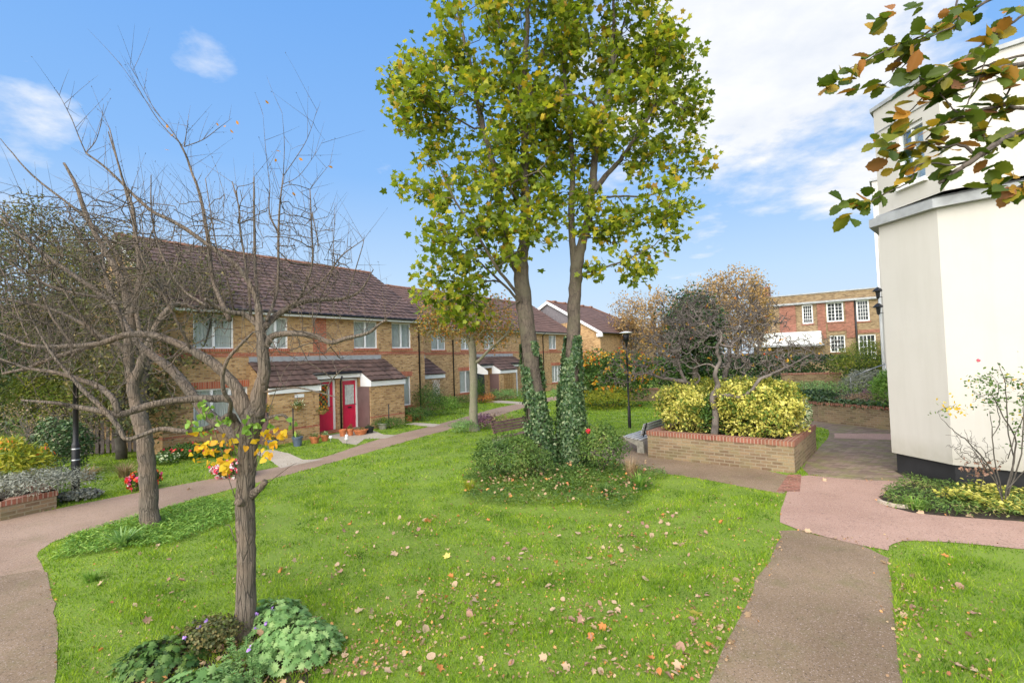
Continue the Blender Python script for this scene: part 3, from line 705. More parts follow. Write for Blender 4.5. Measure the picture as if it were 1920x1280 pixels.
def tiles(mb, x0, x1, y0, z0, y1, z1, wave=.3, row=.33, amp=.022, n=5):
    """slope from eave (y0,z0) to top (y1,z1)"""
    L = math.hypot(y1-y0, z1-z0); nr = max(1, round(L/row)); ny, nz = -(z1-z0)/L, (y1-y0)/L
    nx = max(1, int((x1-x0)/wave)*n) if amp else max(1, int((x1-x0)/.9))
    xs = np.linspace(x0, x1, nx+1)
    hh = np.array([amp*(abs(math.sin(math.pi*(x-x0)/wave))**.7)*1.6 if amp else 0 for x in xs])
    for r in range(nr):
        i = len(mb.v)
        for (t_, off) in ((r/nr, .034), ((r+1)/nr+.004, .0)):
            for k, x in enumerate(xs):
                o_ = off+hh[k]; mb.v.append((x, y0+(y1-y0)*t_+ny*o_, z0+(z1-z0)*t_+nz*o_))
        for k in range(nx): mb.f.append((i+k, i+k+1, i+nx+2+k, i+nx+1+k)); mb.sm.append(bool(amp))
        # front lip of the row
        i2 = len(mb.v)
        for (off) in (.034, -.004):
            for k, x in enumerate(xs):
                o_ = off+(hh[k] if off > 0 else hh[k]*.9); mb.v.append((x, y0+(y1-y0)*r/nr+ny*o_, z0+(z1-z0)*r/nr+nz*o_))
        for k in range(nx): mb.f.append((i2+nx+1+k, i2+nx+2+k, i2+k+1, i2+k)); mb.sm.append(False)
def door(root, O, x0, x1, z0, z1, y, m, glass=True, hand=1):
    d = MB(O); d.box(x0, x1, y, y+.05, z0, z1)
    w_ = x1-x0
    for (a, b2) in ((.14, .44), (.56, .86)):
        d.box(x0+w_*a, x0+w_*b2, y-.012, y-.001, z0+.22, z0+.72)
    do = d.build('front_door', M[m], root, bev=.004)
    if glass:
        p = MB(O); p.box(x0+w_*.2, x1-w_*.2, y-.014, y-.002, z0+1.0, z1-.17); p.build('pane', M['doorglass'], do)
        p = MB(O)
        for i in range(7):
            xx = x0+w_*(.25+.5*i/6); p.box(xx-.006, xx+.006, y-.02, y-.0145, z0+1.03, z1-.2)
        p.build('glazing_bar', M['white'], do)
    p = MB(O); p.box(x0+w_*.38, x0+w_*.62, y-.03, y-.013, z0+.86, z0+.91); p.build('letterbox', M['black'], do)
    hx = x1-.07 if hand > 0 else x0+.07
    p = MB(O); p.tube([(hx, y, z0+1.0), (hx, y-.05, z0+1.0), (hx-.1*hand, y-.05, z0+1.0)], .012, 6); p.build('handle', M['black'], do)
    return do

# ---- block 1 (nearest)
def terrace(label, u0, u1, wf, wr, ze, zr, upper, lower, amp, tile, pil=(), dps=(), wback=None, gableL=True):
    O = (u0, wf, 0); root = thing('terraced_house', label, 'house', W(u0, wf), GRID, 'brick houses of the terrace')
    wback = wback or (2*wr-wf)
    mb = MB(O); ops = upper+lower; hole_wall(mb, u0, u1, -.02, ze, wf, ops)
    for u in (u0, u1):
        pts = [(u, wf, -.02), (u, wback, -.02), (u, wback, ze), (u, wr, zr-.12), (u, wf, ze)]
        mb.q(*(pts if u == u1 else pts[::-1]))
    mb.q((u1, wback, -.02), (u0, wback, -.02), (u0, wback, ze), (u1, wback, ze)); mb.build('wall', M['buff'], root)
    for (a, b2, c, d) in upper: window(root, O, a, b2, c, d, wf, [.5]); sill_lintel(root, O, a, b2, c, d, wf, False)
    for (a, b2, c, d) in lower: window(root, O, a, b2, c, d, wf, [.5] if b2-a < 1.5 else [.33, .66]); sill_lintel(root, O, a, b2, c, d, wf)
    bd = MB(O); bd.box(u0-.004, u1+.004, wf-.004, wf+.02, 3.1, 3.2); bd.build('brick_band', M['redb'], root)
    bd = MB(O); bd.box(u0-.006, u1+.004, wf-.014, wf+.02, 3.05, 3.085); bd.box(u0-.004, u1+.004, wf-.003, wf+.02, .5, .57)
    bd.box(u0-.003, u0+.02, wf+.021, wback, .5, .57); bd.box(u0-.003, u0+.02, wf+.021, wback, 3.1, 3.2); bd.box(u0-.003, u0+.02, wf+.021, wback, 2.0, 2.1); bd.build('brick_band', M['redb'], root)
    for (a, b2) in pil:
        p = MB(O); p.box(a, b2, wf-.008, wf+.02, 3.201, ze-.02); p.build('brick_panel', M['redb'], root)
    # roof
    sl = (zr-ze)/(wr-wf); oh = .32; ye, zz = wf-oh, ze-oh*sl+.14
    rf = MB(O); tiles(rf, u0-.06, u1+.06, ye, zz, wr, zr+.04, amp=amp)
    rf.q((u0-.06, wr, zr+.04), (u1+.06, wr, zr+.04), (u1+.06, wback+oh, zz), (u0-.06, wback+oh, zz)); rf.build('roof', M[tile], root)
    rg = MB(O); n = int((u1-u0)/.45)
    for i in range(n):
        a = u0-.06+i*(u1-u0+.12)/n; b2 = a+(u1-u0+.12)/n-.012
        for k in range(6):
            t0, t1 = math.pi*k/6, math.pi*(k+1)/6; r_ = .12; h_ = .02 if i % 4 == 0 else 0
            rg.q((a, wr-math.cos(t0)*r_, zr+.03+h_+math.sin(t0)*r_), (a, wr-math.cos(t1)*r_, zr+.03+h_+math.sin(t1)*r_), (b2, wr-math.cos(t1)*r_, zr+.03+math.sin(t1)*r_), (b2, wr-math.cos(t0)*r_, zr+.03+math.sin(t0)*r_))
    rg.build('ridge', M['ridge'], root)
    for u in (u0-.09, u1+.065):
        vg = MB(O)
        for (ya, za, yb, zb) in ((ye, zz, wr, zr+.02), (wr, zr+.02, wback+oh, zz)):
            vg.q((u, ya, za-.16), (u, yb, zb-.16), (u, yb, zb+.0), (u, ya, za+.0)); vg.q((u+.025, ya, za-.16), (u+.025, ya, za), (u+.025, yb, zb), (u+.025, yb, zb-.16)); vg.q((u, ya, za), (u, yb, zb), (u+.025, yb, zb), (u+.025, ya, za))
        vg.build('bargeboard', M['white'], root)
    fa = MB(O); fa.box(u0-.06, u1+.06, ye+.03, ye+.055, zz-.13, zz+.02); fa.box(u0-.06, u1+.06, ye+.056, wf-.001, zz-.13, zz-.11); fa.build('fascia', M['white'], root)
    gu = MB(O); gu.tube([(u0-.06, ye-.02, zz-.005), (u1+.06, ye-.02, zz-.005)], .05, 8); gu.build('gutter', M['black'], root)
    for u in dps:
        d = MB(O); d.tube([(u, ye, zz-.03), (u, wf-.06, zz-.3), (u, wf-.06, .05)], .035, 8)
        for z in (1.2, 2.6, 3.9): d.box(u-.06, u+.06, wf-.04, wf-.001, z, z+.03)
        d.build('downpipe', M['black'], root)
    return root, O
def porch(root, O, ua, ub, wf, wp, boxes, doors, recess_w, ztop=2.85, zlow=1.93, tile='tile', amp=.02, leftcheek=False):
    """lean-to: boxes=[(u0,u1)] brick front walls at wp, recesses between them at recess_w"""
    sl = (ztop-zlow)/(wf-wp+.12)
    zr_at = lambda w_: zlow+(w_-(wp-.12))*sl
    pw = MB(O)
    for (a, b2) in boxes:
        pw.q((a, wp, -.02), (b2, wp, -.02), (b2, wp, zlow-.02), (a, wp, zlow-.02))
        for u, fl in ((a, 1), (b2, 0)):
            pts = [(u, wf, -.02), (u, wp, -.02), (u, wp, zlow-.02), (u, wf, ztop-.05)]
            pw.q(*(pts if fl else pts[::-1]))
    pw.build('porch_wall', M['buff'], root)
    rec = []
    bs = sorted(boxes); cur = ua
    for (a, b2) in bs:
        if a > cur+.05: rec.append((cur, a))
        cur = b2
    if ub > cur+.05: rec.append((cur, ub))
    for (a, b2) in rec: bw = MB(O); bw.box(a, b2, recess_w+.06, recess_w+.12, -.02, 2.2); bw.build('recess_wall', M['buff'], root)
    rf = MB(O); hz = .03
    for (a, b2) in bs: tiles(rf, a-.05, b2+.05, wp-.12, zlow+hz, wf-.002, ztop, amp=amp)
    for (a, b2) in rec: 
        wr_ = recess_w-.35; tiles(rf, a+.05, b2-.05, wr_, zr_at(wr_)+hz, wf-.002, ztop, amp=amp)
    rf.build('porch_roof', M[tile], root)
    fs = MB(O)
    for (a, b2) in bs: fs.box(a-.04, b2+.04, wp-.06, wp-.004, zlow-.19, zlow+.01)
    for (a, b2) in rec:
        wr_ = recess_w-.35; fs.box(a+.052, b2-.052, wr_+.02, wr_+.05, zr_at(wr_)-.2, zr_at(wr_)-.01)
    for (a, b2) in rec:                   # white cheeks where the box roofs run forward
        for u in ((a+.01) if a > ua+.05 else None, (b2-.03) if b2 < ub-.05 else None):
            if u is None: continue
            z1 = zr_at(recess_w-.35); pts = [(wp-.1, zlow-.19), (recess_w-.3, zlow-.19), (recess_w-.3, z1), (wp-.1, zlow+.02)]
            fs.q(*[(u, p, z) for p, z in pts]); fs.q(*[(u+.02, p, z) for p, z in pts[::-1]])
            fs.q((u, wp-.1, zlow-.19), (u, wp-.1, zlow+.02), (u+.02, wp-.1, zlow+.02), (u+.02, wp-.1, zlow-.19))
    if leftcheek:
        u = ua-.06; pts = [(wp-.12, zlow-.19), (wp+.25, zlow-.19), (wf, zlow-.02), (wf, ztop), (wp-.12, zlow+.03)]
        fs.q(*[(u, p, z) for p, z in pts]); fs.q(*[(u+.02, p, z) for p, z in pts[::-1]])
    fs.build('porch_fascia', M['white'], root)
    fl = MB(O); fl.box(ua, ub-.1, wf-.02, wf-.001, ztop+.01, ztop+.2); fl.build('flashing', M['lead'], root)
    for (a, b2) in rec:
        wr_ = recess_w-.35; z = zr_at(wr_)
        if b2-a > .5: gt = MB(O); gt.tube([(a+.03, wr_-.04, z), (b2-.03, wr_-.04, z)], .05, 8); gt.build('gutter', M['black'], root)
    for (a, b2) in bs: bd = MB(O); bd.box(a-.003, b2+.003, wp-.003, wp+.02, .43, .5); bd.build('brick_band', M['redb'], root)
    return zr_at

WF1, WF2 = 17.8, 20.7
h1, O1 = terrace('nearest brick house of the terrace with two red front doors under a tiled porch', 5.8, 17.0, WF1, 22.0, 4.78, 7.62,
    [(6.68, 7.95, 3.35, 4.52), (9.0, 9.92, 3.35, 4.52), (12.88, 14.13, 3.35, 4.55), (14.96, 16.14, 3.35, 4.55)],
    [(6.67, 8.4, .62, 2.0), (14.9, 16.05, .62, 2.0)], .022, 'tile', pil=[(10.95, 11.55)], dps=(16.6,))
porch(h1, O1, 8.45, 14.4, WF1, 16.4, [(8.45, 10.3), (12.6, 14.4)], None, 17.3)
door(h1, O1, 10.72, 11.45, .02, 2.0, 17.28, 'red'); door(h1, O1, 11.86, 12.68-.1, .02, 2.0, 17.28, 'red')
d = MB(O1)                                # door frames and pier
for x in (10.68, 11.49, 11.82, 12.55): d.box(x-.035, x+.035, 17.24, 17.355, .0, 2.08)
d.box(10.72, 11.45, 17.245, 17.35, 2.004, 2.08); d.box(11.86, 12.51, 17.245, 17.35, 2.004, 2.08); d.build('door_frame', M['white'], h1)
d = MB(O1); d.box(11.53, 11.78, 17.1, 17.3, 0, 2.2); d.build('brick_pier', M['buff'], h1)
d = MB(O1); d.tube([(11.66, 16.93, 2.2), (11.66, 17.04, 2.0), (11.66, 17.05, .05)], .035, 8); d.build('downpipe', M['black'], h1)
d = MB(O1); d.box(12.565, 12.596, 16.45, 17.2, .06, 1.72); d.build('cupboard_door', M['brownp'], h1)
d = MB(O1); d.box(8.42, 8.446, 16.55, 17.4, .03, 1.9); d.build('side_door', M['brownp'], h1)
d = MB(O1); d.box(10.45, 11.5, 16.95, 17.24, .0, .1); d.build('door_step', M['redb'], h1)
d = MB(O1); d.box(11.83, 12.56, 17.05, 17.238, .0, .06); d.build('door_step', M['conc'], h1)
d = MB(O1); d.box(9.35, 9.7, 16.38, 16.398, 1.55, 1.67); d.build('name_plate', M['white'], h1)
cl = MB(W(10.95, 17.24)); 
tg = thing('door_curtain', 'red green and yellow checked cloth hanging over the left red door', 'cloth', W(10.95, 17.22, 1.1), GRID)
cm = MB(); n = 14
for i in range(n):
    xa, xb = -.26+.5*i/n, -.26+.5*(i+1)/n; ya, yb = .02*math.sin(i*1.1), .02*math.sin((i+1)*1.1)
    cm.q((xa, ya, -.05), (xb, yb, -.05), (xb, yb, .8), (xa, ya, .8)); 
cm.build('cloth', M['check'], tg)
tr_ = MB(); tr_.tube([(-.3, 0, .81), (.28, 0, .81)], .012, 6); tr_.build('rail', M['white'], tg)

h2, O2 = terrace('set back middle brick house of the terrace behind the small autumn tree', 17.0, 37.2, WF2, 24.9, 4.78, 7.62,
    [(20.35, 21.55, 3.35, 4.5), (22.95, 23.9, 3.35, 4.5), (25.3, 26.4, 3.35, 4.5), (30.6, 31.6, 3.35, 4.5), (33.6, 34.75, 3.35, 4.5)],
    [(19.95, 20.9, .62, 2.0), (22.75, 24.6, .62, 2.0), (30.3, 31.6, .62, 2.0), (33.9, 35.4, .62, 2.0)], .02, 'tile2', dps=(22.15, 32.6))
porch(h2, O2, 18.0, 19.9, WF2, 19.3, [(18.0, 19.9)], None, 20.2)
porch(h2, O2, 23.75, 28.6, WF2, 19.3, [(25.05, 26.9)], None, 20.2, leftcheek=True)
d = MB(O2); d.box(23.9, 24.6, 20.2, 20.24, 0, 2.0); d.build('dark_panel', M['dark'], h2)  # dark sheet standing in for the shade of the open passage
door(h2, O2, 27.35, 28.15, .02, 2.0, 20.18, 'blue')
d = MB(O2); d.box(27.28, 27.34, 20.14, 20.25, 0, 2.06); d.box(28.16, 28.24, 20.14, 20.25, 0, 2.06); d.build('door_frame', M['white'], h2)
d = MB(O2); d.box(25.015, 25.046, 19.35, 20.1, .06, 1.72); d.build('cupboard_door', M['brownp'], h2)
d = MB(O2); d.tube([(27.1, 19.75, 2.2), (27.1, 19.8, .05)], .035, 8); d.build('downpipe', M['black'], h2)

# ---- last block, hipped at its far end
def block3():
    u0, u1, wf, wr, wb_, ze, zr = 38.5, 52.5, 18.5, 23.7, 28.9, 4.75, 7.9
    O = (u0, wf, 0); root = thing('terraced_house', 'farthest brick house of the terrace with its gable end facing the garden', 'house', W(u0, wf), GRID, 'brick houses of the terrace')
    ops = [(44.3, 45.1, 3.3, 4.4), (46.2, 47.0, 3.3, 4.4)]
    mb = MB(O); hole_wall(mb, u0, u1, -.02, ze, wf, ops); mb.q((u0, wf, ze), (u0, wf, -.02), (u0, wb_, -.02), (u0, wb_, ze), (u0, wr, zr-.1))
    mb.q((u1, wf, -.02), (u1, wb_, -.02), (u1, wb_, ze), (u1, wf, ze)); mb.build('wall', M['buff'], root)
    for (a, b2, c, d_) in ops: window(root, O, a, b2, c, d_, wf, [.5])
    sl = (zr-ze)/(wr-wf); ye, zz = wf-.3, ze-.3*sl+.12; hu = 47.3
    rf = MB(O)
    nr = 16
    for i in range(nr):
        t0, t1 = i/nr, (i+1)/nr; f = lambda t_: (ye+(wr-ye)*t_, zz+(zr-zz)*t_, u1+.3-(u1+.3-hu)*t_)
        a, b2 = f(t0), f(t1)
        rf.q((u0-.15, a[0], a[1]+.03), (a[2], a[0], a[1]+.03), (b2[2], b2[0], b2[1]), (u0-.15, b2[0], b2[1]))
        rf.q((u0-.15, a[0], a[1]-.01), (a[2], a[0], a[1]-.01), (a[2], a[0], a[1]+.03), (u0-.15, a[0], a[1]+.03))
    rf.q((u0-.15, wr, zr), (hu, wr, zr), (u1+.3, wb_+.3, zz), (u0-.15, wb_+.3, zz)); rf.q((u1+.3, ye, zz), (u1+.3, wb_+.3, zz), (hu, wr, zr)); rf.build('roof', M['tile2'], root)
    rg = MB(O); rg.tube([(u0-.15, wr, zr+.02), (hu, wr, zr+.02), (u1+.3, ye, zz+.03)], .1, 8)
    for i in range(5): rg.box(u0+1+i*1.9, u0+1.4+i*1.9, wr-.14, wr+.14, zr+.03, zr+.16)
    rg.build('ridge', M['ridge'], root)
    vg = MB(O)
    for (ya, za, yb, zb) in ((ye, zz, wr, zr), (wr, zr, wb_+.3, zz)):
        vg.q((u0-.2, ya, za-.24), (u0-.2, ya, za+.02), (u0-.2, yb, zb+.02), (u0-.2, yb, zb-.24)); vg.q((u0-.2, ya, za+.02), (u0-.16, ya, za+.02), (u0-.16, yb, zb+.02), (u0-.2, yb, zb+.02))
    vg.box(u0-.19, u0-.02, wf-.3, wf+.25, zz-.35, zz-.05); vg.build('bargeboard', M['white'], root)
    gt = MB(O); gt.q((u0-.012, wr, zr-.25), (u0-.012, wf+2.2, zr-.25-(wr-wf-2.2)*sl), (u0-.012, wb_-1.5, zr-.25-(wb_-1.5-wr)*sl)); gt.build('hung_tile', M['grayt'], root)
    gu = MB(O); gu.tube([(u0-.1, ye-.03, zz-.02), (u1+.3, ye-.03, zz-.02)], .055, 8); gu.build('gutter', M['black'], root)
    bd = MB(O); bd.box(u0-.004, u0+.02, wf, wb_, 3.05, 3.15); bd.build('brick_band', M['redb'], root)
block3()

# ================================================================== OLD BRICK BUILDING (far right)
def oldbuilding():
    # grid: plane u=55 faces us; along w. local frame: x along -w direction so that it faces -y
    wl, wr_ = 9.2, -9.0; root = thing('brick_building', 'old two storey brown and red brick building with white sash windows beyond the hedge', 'building', W(55, wl), GRID-math.pi/2)
    O = (0, 0, 0); X = lambda w_: wl-w_     # local x grows towards the right of the picture
    L = wl-wr_
    ups = [(X(4.75), X(3.85), 5.15, 7.0), (X(2.75), X(1.4), 5.2, 7.05), (X(.42), X(-.55), 5.1, 7.05), (X(-1.4), X(-2.4), 5.1, 7.05), (X(-4.2), X(-5.4), 5.1, 7.05)]
    los = [(X(2.6), X(1.4), 2.3, 3.9), (X(.4), X(-.9), 1.6, 3.85), (X(-1.4), X(-2.6), 1.6, 3.85)]
    mb = MB(O); hole_wall(mb, 0, L, -.02, 7.2, 0, ups+los, .14)
    mb.q((0, 12, -.02), (0, 0, -.02), (0, 0, 7.2), (0, 12, 7.2)); mb.q((L, 0, -.02), (L, 12, -.02), (L, 12, 7.2), (L, 0, 7.2)); mb.build('wall', M['oldbrick'], root)
    for i, (a, b2, c, d_) in enumerate(ups): window(root, O, a, b2, c, d_, .03, [.5] if i == 1 else [], bars=(4, 5), fw=.12, curtain=False)
    for (a, b2, c, d_) in los: window(root, O, a, b2, c, d_, .03, [.5], bars=(4, 4), fw=.1, curtain=False)
    mb = MB(O); mb.box(-.2, L+.2, -.3, .3, 7.05, 7.2); mb.box(-.2, L+.2, -.32, -.301, 7.1, 7.24); mb.build('cornice', M['lead'], root)
    mb = MB(O); mb.box(-.1, L+.1, -.12, .2, 7.202, 8.0); mb.build('parapet', M['oldbrick'], root)
    mb = MB(O); mb.box(-.15, L+.15, -.18, .25, 8.002, 8.1); mb.build('coping', M['lead'], root)
    mb = MB(O); mb.q((0, .2, 8.0), (L, .2, 8.0), (L, 12, 8.0), (0, 12, 8.0)); mb.build('roof', M['lead'], root)
    mb = MB(O); mb.box(.4, 1.6, .5, 1.6, 8.0, 9.2); mb.build('chimney', M['oldred'], root)
    for (a, b2) in ((X(8.6), X(7.8)), (X(6.7), X(5.3)), (X(3.5), X(2.85)), (X(1.25), X(.6))):
        mb = MB(O); mb.box(a, b2, -.07, .0, 3.6, 7.04); mb.build('brick_panel', M['oldred'], root)
    mb = MB(O)
    for (a, b2, c, d_) in ups+los: mb.box(a-.1, b2+.1, -.06, -.001, c-.14, c-.002)
    mb.build('window_sill', M['oldred'], root)
    mb = MB(O); mb.box(X(2.7), X(.62), -.05, -.001, 4.3, 5.0); mb.box(X(.4), X(-3), -.05, -.001, 4.0, 4.3); mb.build('brick_panel', M['oldred'], root)
    mb = MB(O); mb.tube([(X(.5), -.1, 7.0), (X(.5), -.1, .2)], .07, 8); mb.build('downpipe', M['black'], root); mb = MB(O); mb.tube([(X(5.3), -.1, 7.05), (X(4.9), -.1, 7.05)], .05, 6); mb.build('downpipe', M['black'], root)
    mb = MB(O); mb.box(X(8.9), X(3.2), -1.6, -.08, 3.15, 4.35); mb.build('canopy_fascia', M['white'], root)
    mb = MB(O); mb.box(X(9.3), X(3.0), -1.8, -.08, 2.98, 3.14); mb.build('canopy_base', M['lead'], root)
oldbuilding()

# ================================================================== SYCAMORES (centre)
def seeds(blobs, Y, n, rng, hollow=.35):
    """random points in a union of ellipsoids: (px, py, rx px, rz px, dy depth offset, depth radius m)"""
    out = []
    wts = np.array([b_[2]*b_[3] for b_ in blobs], float); wts /= wts.sum()
    for b_, k in zip(blobs, rng.multinomial(n, wts)):
        c = at(b_[0], b_[1], Y+b_[4]); s_ = (Y+b_[4])/_f
        d = rng.normal(0, 1, (k, 3)); d /= np.linalg.norm(d, axis=1)[:, None]; r = rng.uniform(hollow**3, 1, k)**(1/3)
        out.append(c+d*r[:, None]*np.array([b_[2]*s_, b_[5], b_[3]*s_]))
    return np.vstack(out)
def clumps(C, per, rad, rng):
    return np.repeat(C, per, 0)+rng.normal(0, rad, (len(C)*per, 3))
def pxl(pts, Y):                          # traced limb: (px, py[, depth offset])
    return [at(p[0], p[1], Y+(p[2] if len(p) > 2 else 0)) for p in pts]
def sycamore(label, base, Y, limbs, blobs, seed, nclump, per):
    rg = np.random.default_rng(seed); b0 = at(*base, Y); loc = (b0[0], Y, 0)
    root = thing('sycamore_tree', label, 'tree', loc)
    W_ = Wood(seed)
    for pts, r in limbs: W_.limb(pxl(pts, Y), r, 12, .05, 5, .008)
    C = seeds(blobs, Y, nclump, rg)
    X, T, par, K = W_.net(C, .006, .42, .1, .15, up=.6)
    W_.build('trunk', M['syc'], root)
    P = clumps(X, per, .155, rg); Ld = np.repeat(T, per, 0)+rg.normal(0, .6, (len(P), 3))
    lv = Leaves().add(P, rg.uniform(.09, .18, len(P)), 'maple', rg, up=.45, T=Ld, droop=.55, tw=.2, fold=.2, curl=.4)
    lv.build('crown', M['sycleaf'], root); return W_
Y1 = 11.7
sycamore('left ivy clad sycamore, its thicker trunk leaning left in the middle bed', (1015, 885), Y1, [
    ([(1022, 888), (1013, 830), (1006, 760), (997, 690), (990, 620), (982, 560), (977, 500), (984, 450), (986, 400), (983, 330), (984, 260), (982, 190), (986, 100), (990, 0), (985, -120)], [.27, .235, .215, .2, .195, .19, .18, .125, .115, .1, .09, .08, .065, .05, .02]),
    ([(979, 520), (962, 486), (952, 460), (944, 410), (936, 360), (926, 310), (908, 250), (895, 190, .2), (882, 120, .4), (860, 30, .5), (850, -80, .6)], [.13, .12, .11, .09, .085, .075, .07, .06, .05, .035, .015]),
    ([(896, 165, .3), (870, 118, .2), (850, 85, 0), (830, 50, -.3)], [.055, .045, .03, .015]),
    ([(985, 235), (975, 175, -.3), (962, 130, -.4), (945, 70, -.6), (925, 30, -.8), (893, 10, -.9)], [.06, .05, .045, .035, .025, .012]),
    ([(988, 205), (1010, 130, .4), (1030, 60, .6), (1045, -20, .8)], [.05, .04, .03, .015]),
    ([(988, 590), (965, 545, -.3), (930, 500, -.7), (890, 430, -1.0), (850, 370, -1.2), (820, 300, -1.3)], [.05, .04, .034, .028, .02, .01]),
    ([(989, 610), (968, 560, .2), (930, 520, .4), (880, 480, .7), (840, 470, .9)], [.04, .034, .028, .02, .01]),
    ([(985, 380), (967, 370, -.4), (960, 345, -.6), (1010, 320, -1.0), (1032, 290, -1.1)], [.03, .025, .022, .015, .008]),
], [(960, 60, 150, 120, 0, 1.9), (800, 150, 92, 95, -.2, 1.0), (790, 190, 60, 60, -.4, .7), (900, 250, 150, 110, 0, 1.6), (850, 390, 105, 60, -.6, 1.0), (790, 360, 60, 35, -.5, .6), (870, 480, 95, 75, 0, 1.0), (850, 555, 78, 48, .2, .7), (960, 400, 70, 90, -.6, .8), (930, -130, 170, 120, 0, 1.9), (740, 140, 30, 50, 0, .4), (1000, 250, 70, 180, -.3, 1.2)], 21, 430, 25)
sycamore('right ivy clad sycamore with the straighter trunk in the middle bed', (1072, 890), Y1+.15, [
    ([(1068, 895), (1072, 830), (1070, 760), (1072, 690), (1076, 600), (1079, 530), (1082, 495), (1092, 455), (1105, 400), (1112, 340), (1118, 280), (1133, 215), (1145, 150), (1150, 60), (1150, -60)], [.23, .2, .185, .175, .16, .155, .155, .115, .1, .09, .08, .07, .06, .045, .02]),
    ([(1078, 510), (1072, 440), (1071, 390), (1074, 320), (1070, 250), (1062, 180, .2), (1055, 90, .3), (1050, 0, .5)], [.09, .08, .075, .065, .055, .045, .03, .015]),
    ([(1112, 360), (1140, 325), (1163, 300), (1195, 255, -.1), (1212, 225, -.2), (1235, 195, -.2), (1248, 180, -.2)], [.07, .062, .055, .05, .045, .04, .03]),
    ([(1225, 205, -.2), (1230, 170, -.1), (1200, 140, .1), (1185, 120, .3)], [.03, .025, .018, .01]),
    ([(1130, 220), (1105, 188, -.3), (1060, 178, -.5), (1038, 190, -.7), (1015, 210, -.9)], [.04, .035, .03, .022, .012]),
    ([(1125, 370, .1), (1160, 368, .2), (1205, 368, .1), (1250, 355, 0), (1266, 335, -.1), (1270, 290, -.1)], [.03, .026, .022, .02, .016, .008]),
    ([(1098, 512), (1120, 505, -.2), (1155, 495, -.4), (1210, 470, -.5), (1250, 440, -.6)], [.03, .025, .02, .014, .008]),
    ([(1150, 130), (1165, 60, .3), (1185, 0, .5), (1200, -60, .6)], [.035, .03, .02, .012]),
], [(1100, 30, 140, 110, .2, 1.8), (1190, 100, 100, 90, 0, 1.3), (1250, 150, 75, 100, 0, .9), (1150, 230, 130, 90, 0, 1.5), (1255, 290, 70, 40, 0, .6), (1300, 260, 26, 90, 0, .4), (1185, 400, 120, 50, -.2, 1.2), (1270, 420, 48, 50, -.5, .5), (1090, 420, 75, 60, -.2, .9), (1060, 330, 60, 80, .5, .8), (1155, 500, 60, 38, -.3, .6), (1200, 480, 60, 40, -.3, .6), (1110, -120, 170, 120, 0, 1.7), (1060, 180, 60, 160, .2, 1.2)], 33, 400, 26)
# ivy on the two trunks
def ivy(label, pts, rad, Y, n, seed, bare0=-1.0, top_fade=.15, size=(.042, .08)):
    rg = np.random.default_rng(seed); P = smooth_pts(pxl(pts, Y), 6); b0 = P[0]
    root = thing('ivy', label, 'climbing plant', (b0[0], b0[1], 0))
    t_ = rg.uniform(0, 1, n)**1.1; idx = t_*(len(P)-1); i0 = np.minimum(idx.astype(int), len(P)-2); fr = (idx-i0)[:, None]
    c = P[i0]*(1-fr)+P[i0+1]*fr; rr = np.interp(t_, np.linspace(0, 1, len(rad)), rad)
    a = rg.uniform(0, 2*np.pi, n)
    keep = np.sin(a*2+c[:, 2]*3.1)+np.sin(a*3-c[:, 2]*4.7)*.7 > (bare0+1.6*t_**3-.9*(t_ < .4))
    c, a, rr, t_ = c[keep], a[keep], rr[keep], t_[keep]; k = len(c)
    nr = np.stack([np.cos(a), np.sin(a), np.full(k, .25)], 1)
    p = c+nr*(rr+np.abs(rg.normal(0, .06, k))*(1.3-t_))[:, None]*[[1, 1, .1]]
    L = Leaves().add(p, rg.uniform(*size, k), 'ivy', rg, N=nr+rg.normal(0, .4, (k, 3)), T=np.tile([0, 0, -1.], (k, 1)), tw=.6, fold=.15)
    L.build('foliage', M['ivy'], root)
    Wd = Wood(seed)
    for q in range(5):
        a0 = rg.uniform(0, 6.3); m_ = 22; tt = np.linspace(0, .9, m_); ii = tt*(len(P)-1); j0 = np.minimum(ii.astype(int), len(P)-2)
        cc = P[j0]*(1-(ii-j0)[:, None])+P[j0+1]*(ii-j0)[:, None]; aa = a0+np.cumsum(rg.normal(0, .25, m_)); r2 = np.interp(tt, np.linspace(0, 1, len(rad)), rad)*1.03
        Wd.limb(cc+np.stack([np.cos(aa), np.sin(aa), aa*0], 1)*r2[:, None], [.012, .005], 5, 0, 2)
    Wd.build('stem', M['darkbark'], root)
ivy('ivy climbing the left leaning sycamore trunk with bare bark showing through', [(1022, 885), (1013, 830), (1006, 760), (997, 690), (992, 640)], [.33, .28, .24, .215, .2], Y1, 11000, 5, -.6)
ivy('dense ivy sleeve on the right sycamore trunk up to shoulder of the houses', [(1068, 895), (1072, 830), (1070, 760), (1072, 690), (1074, 630)], [.32, .29, .26, .21, .17], Y1+.15, 16000, 6, -1.7)

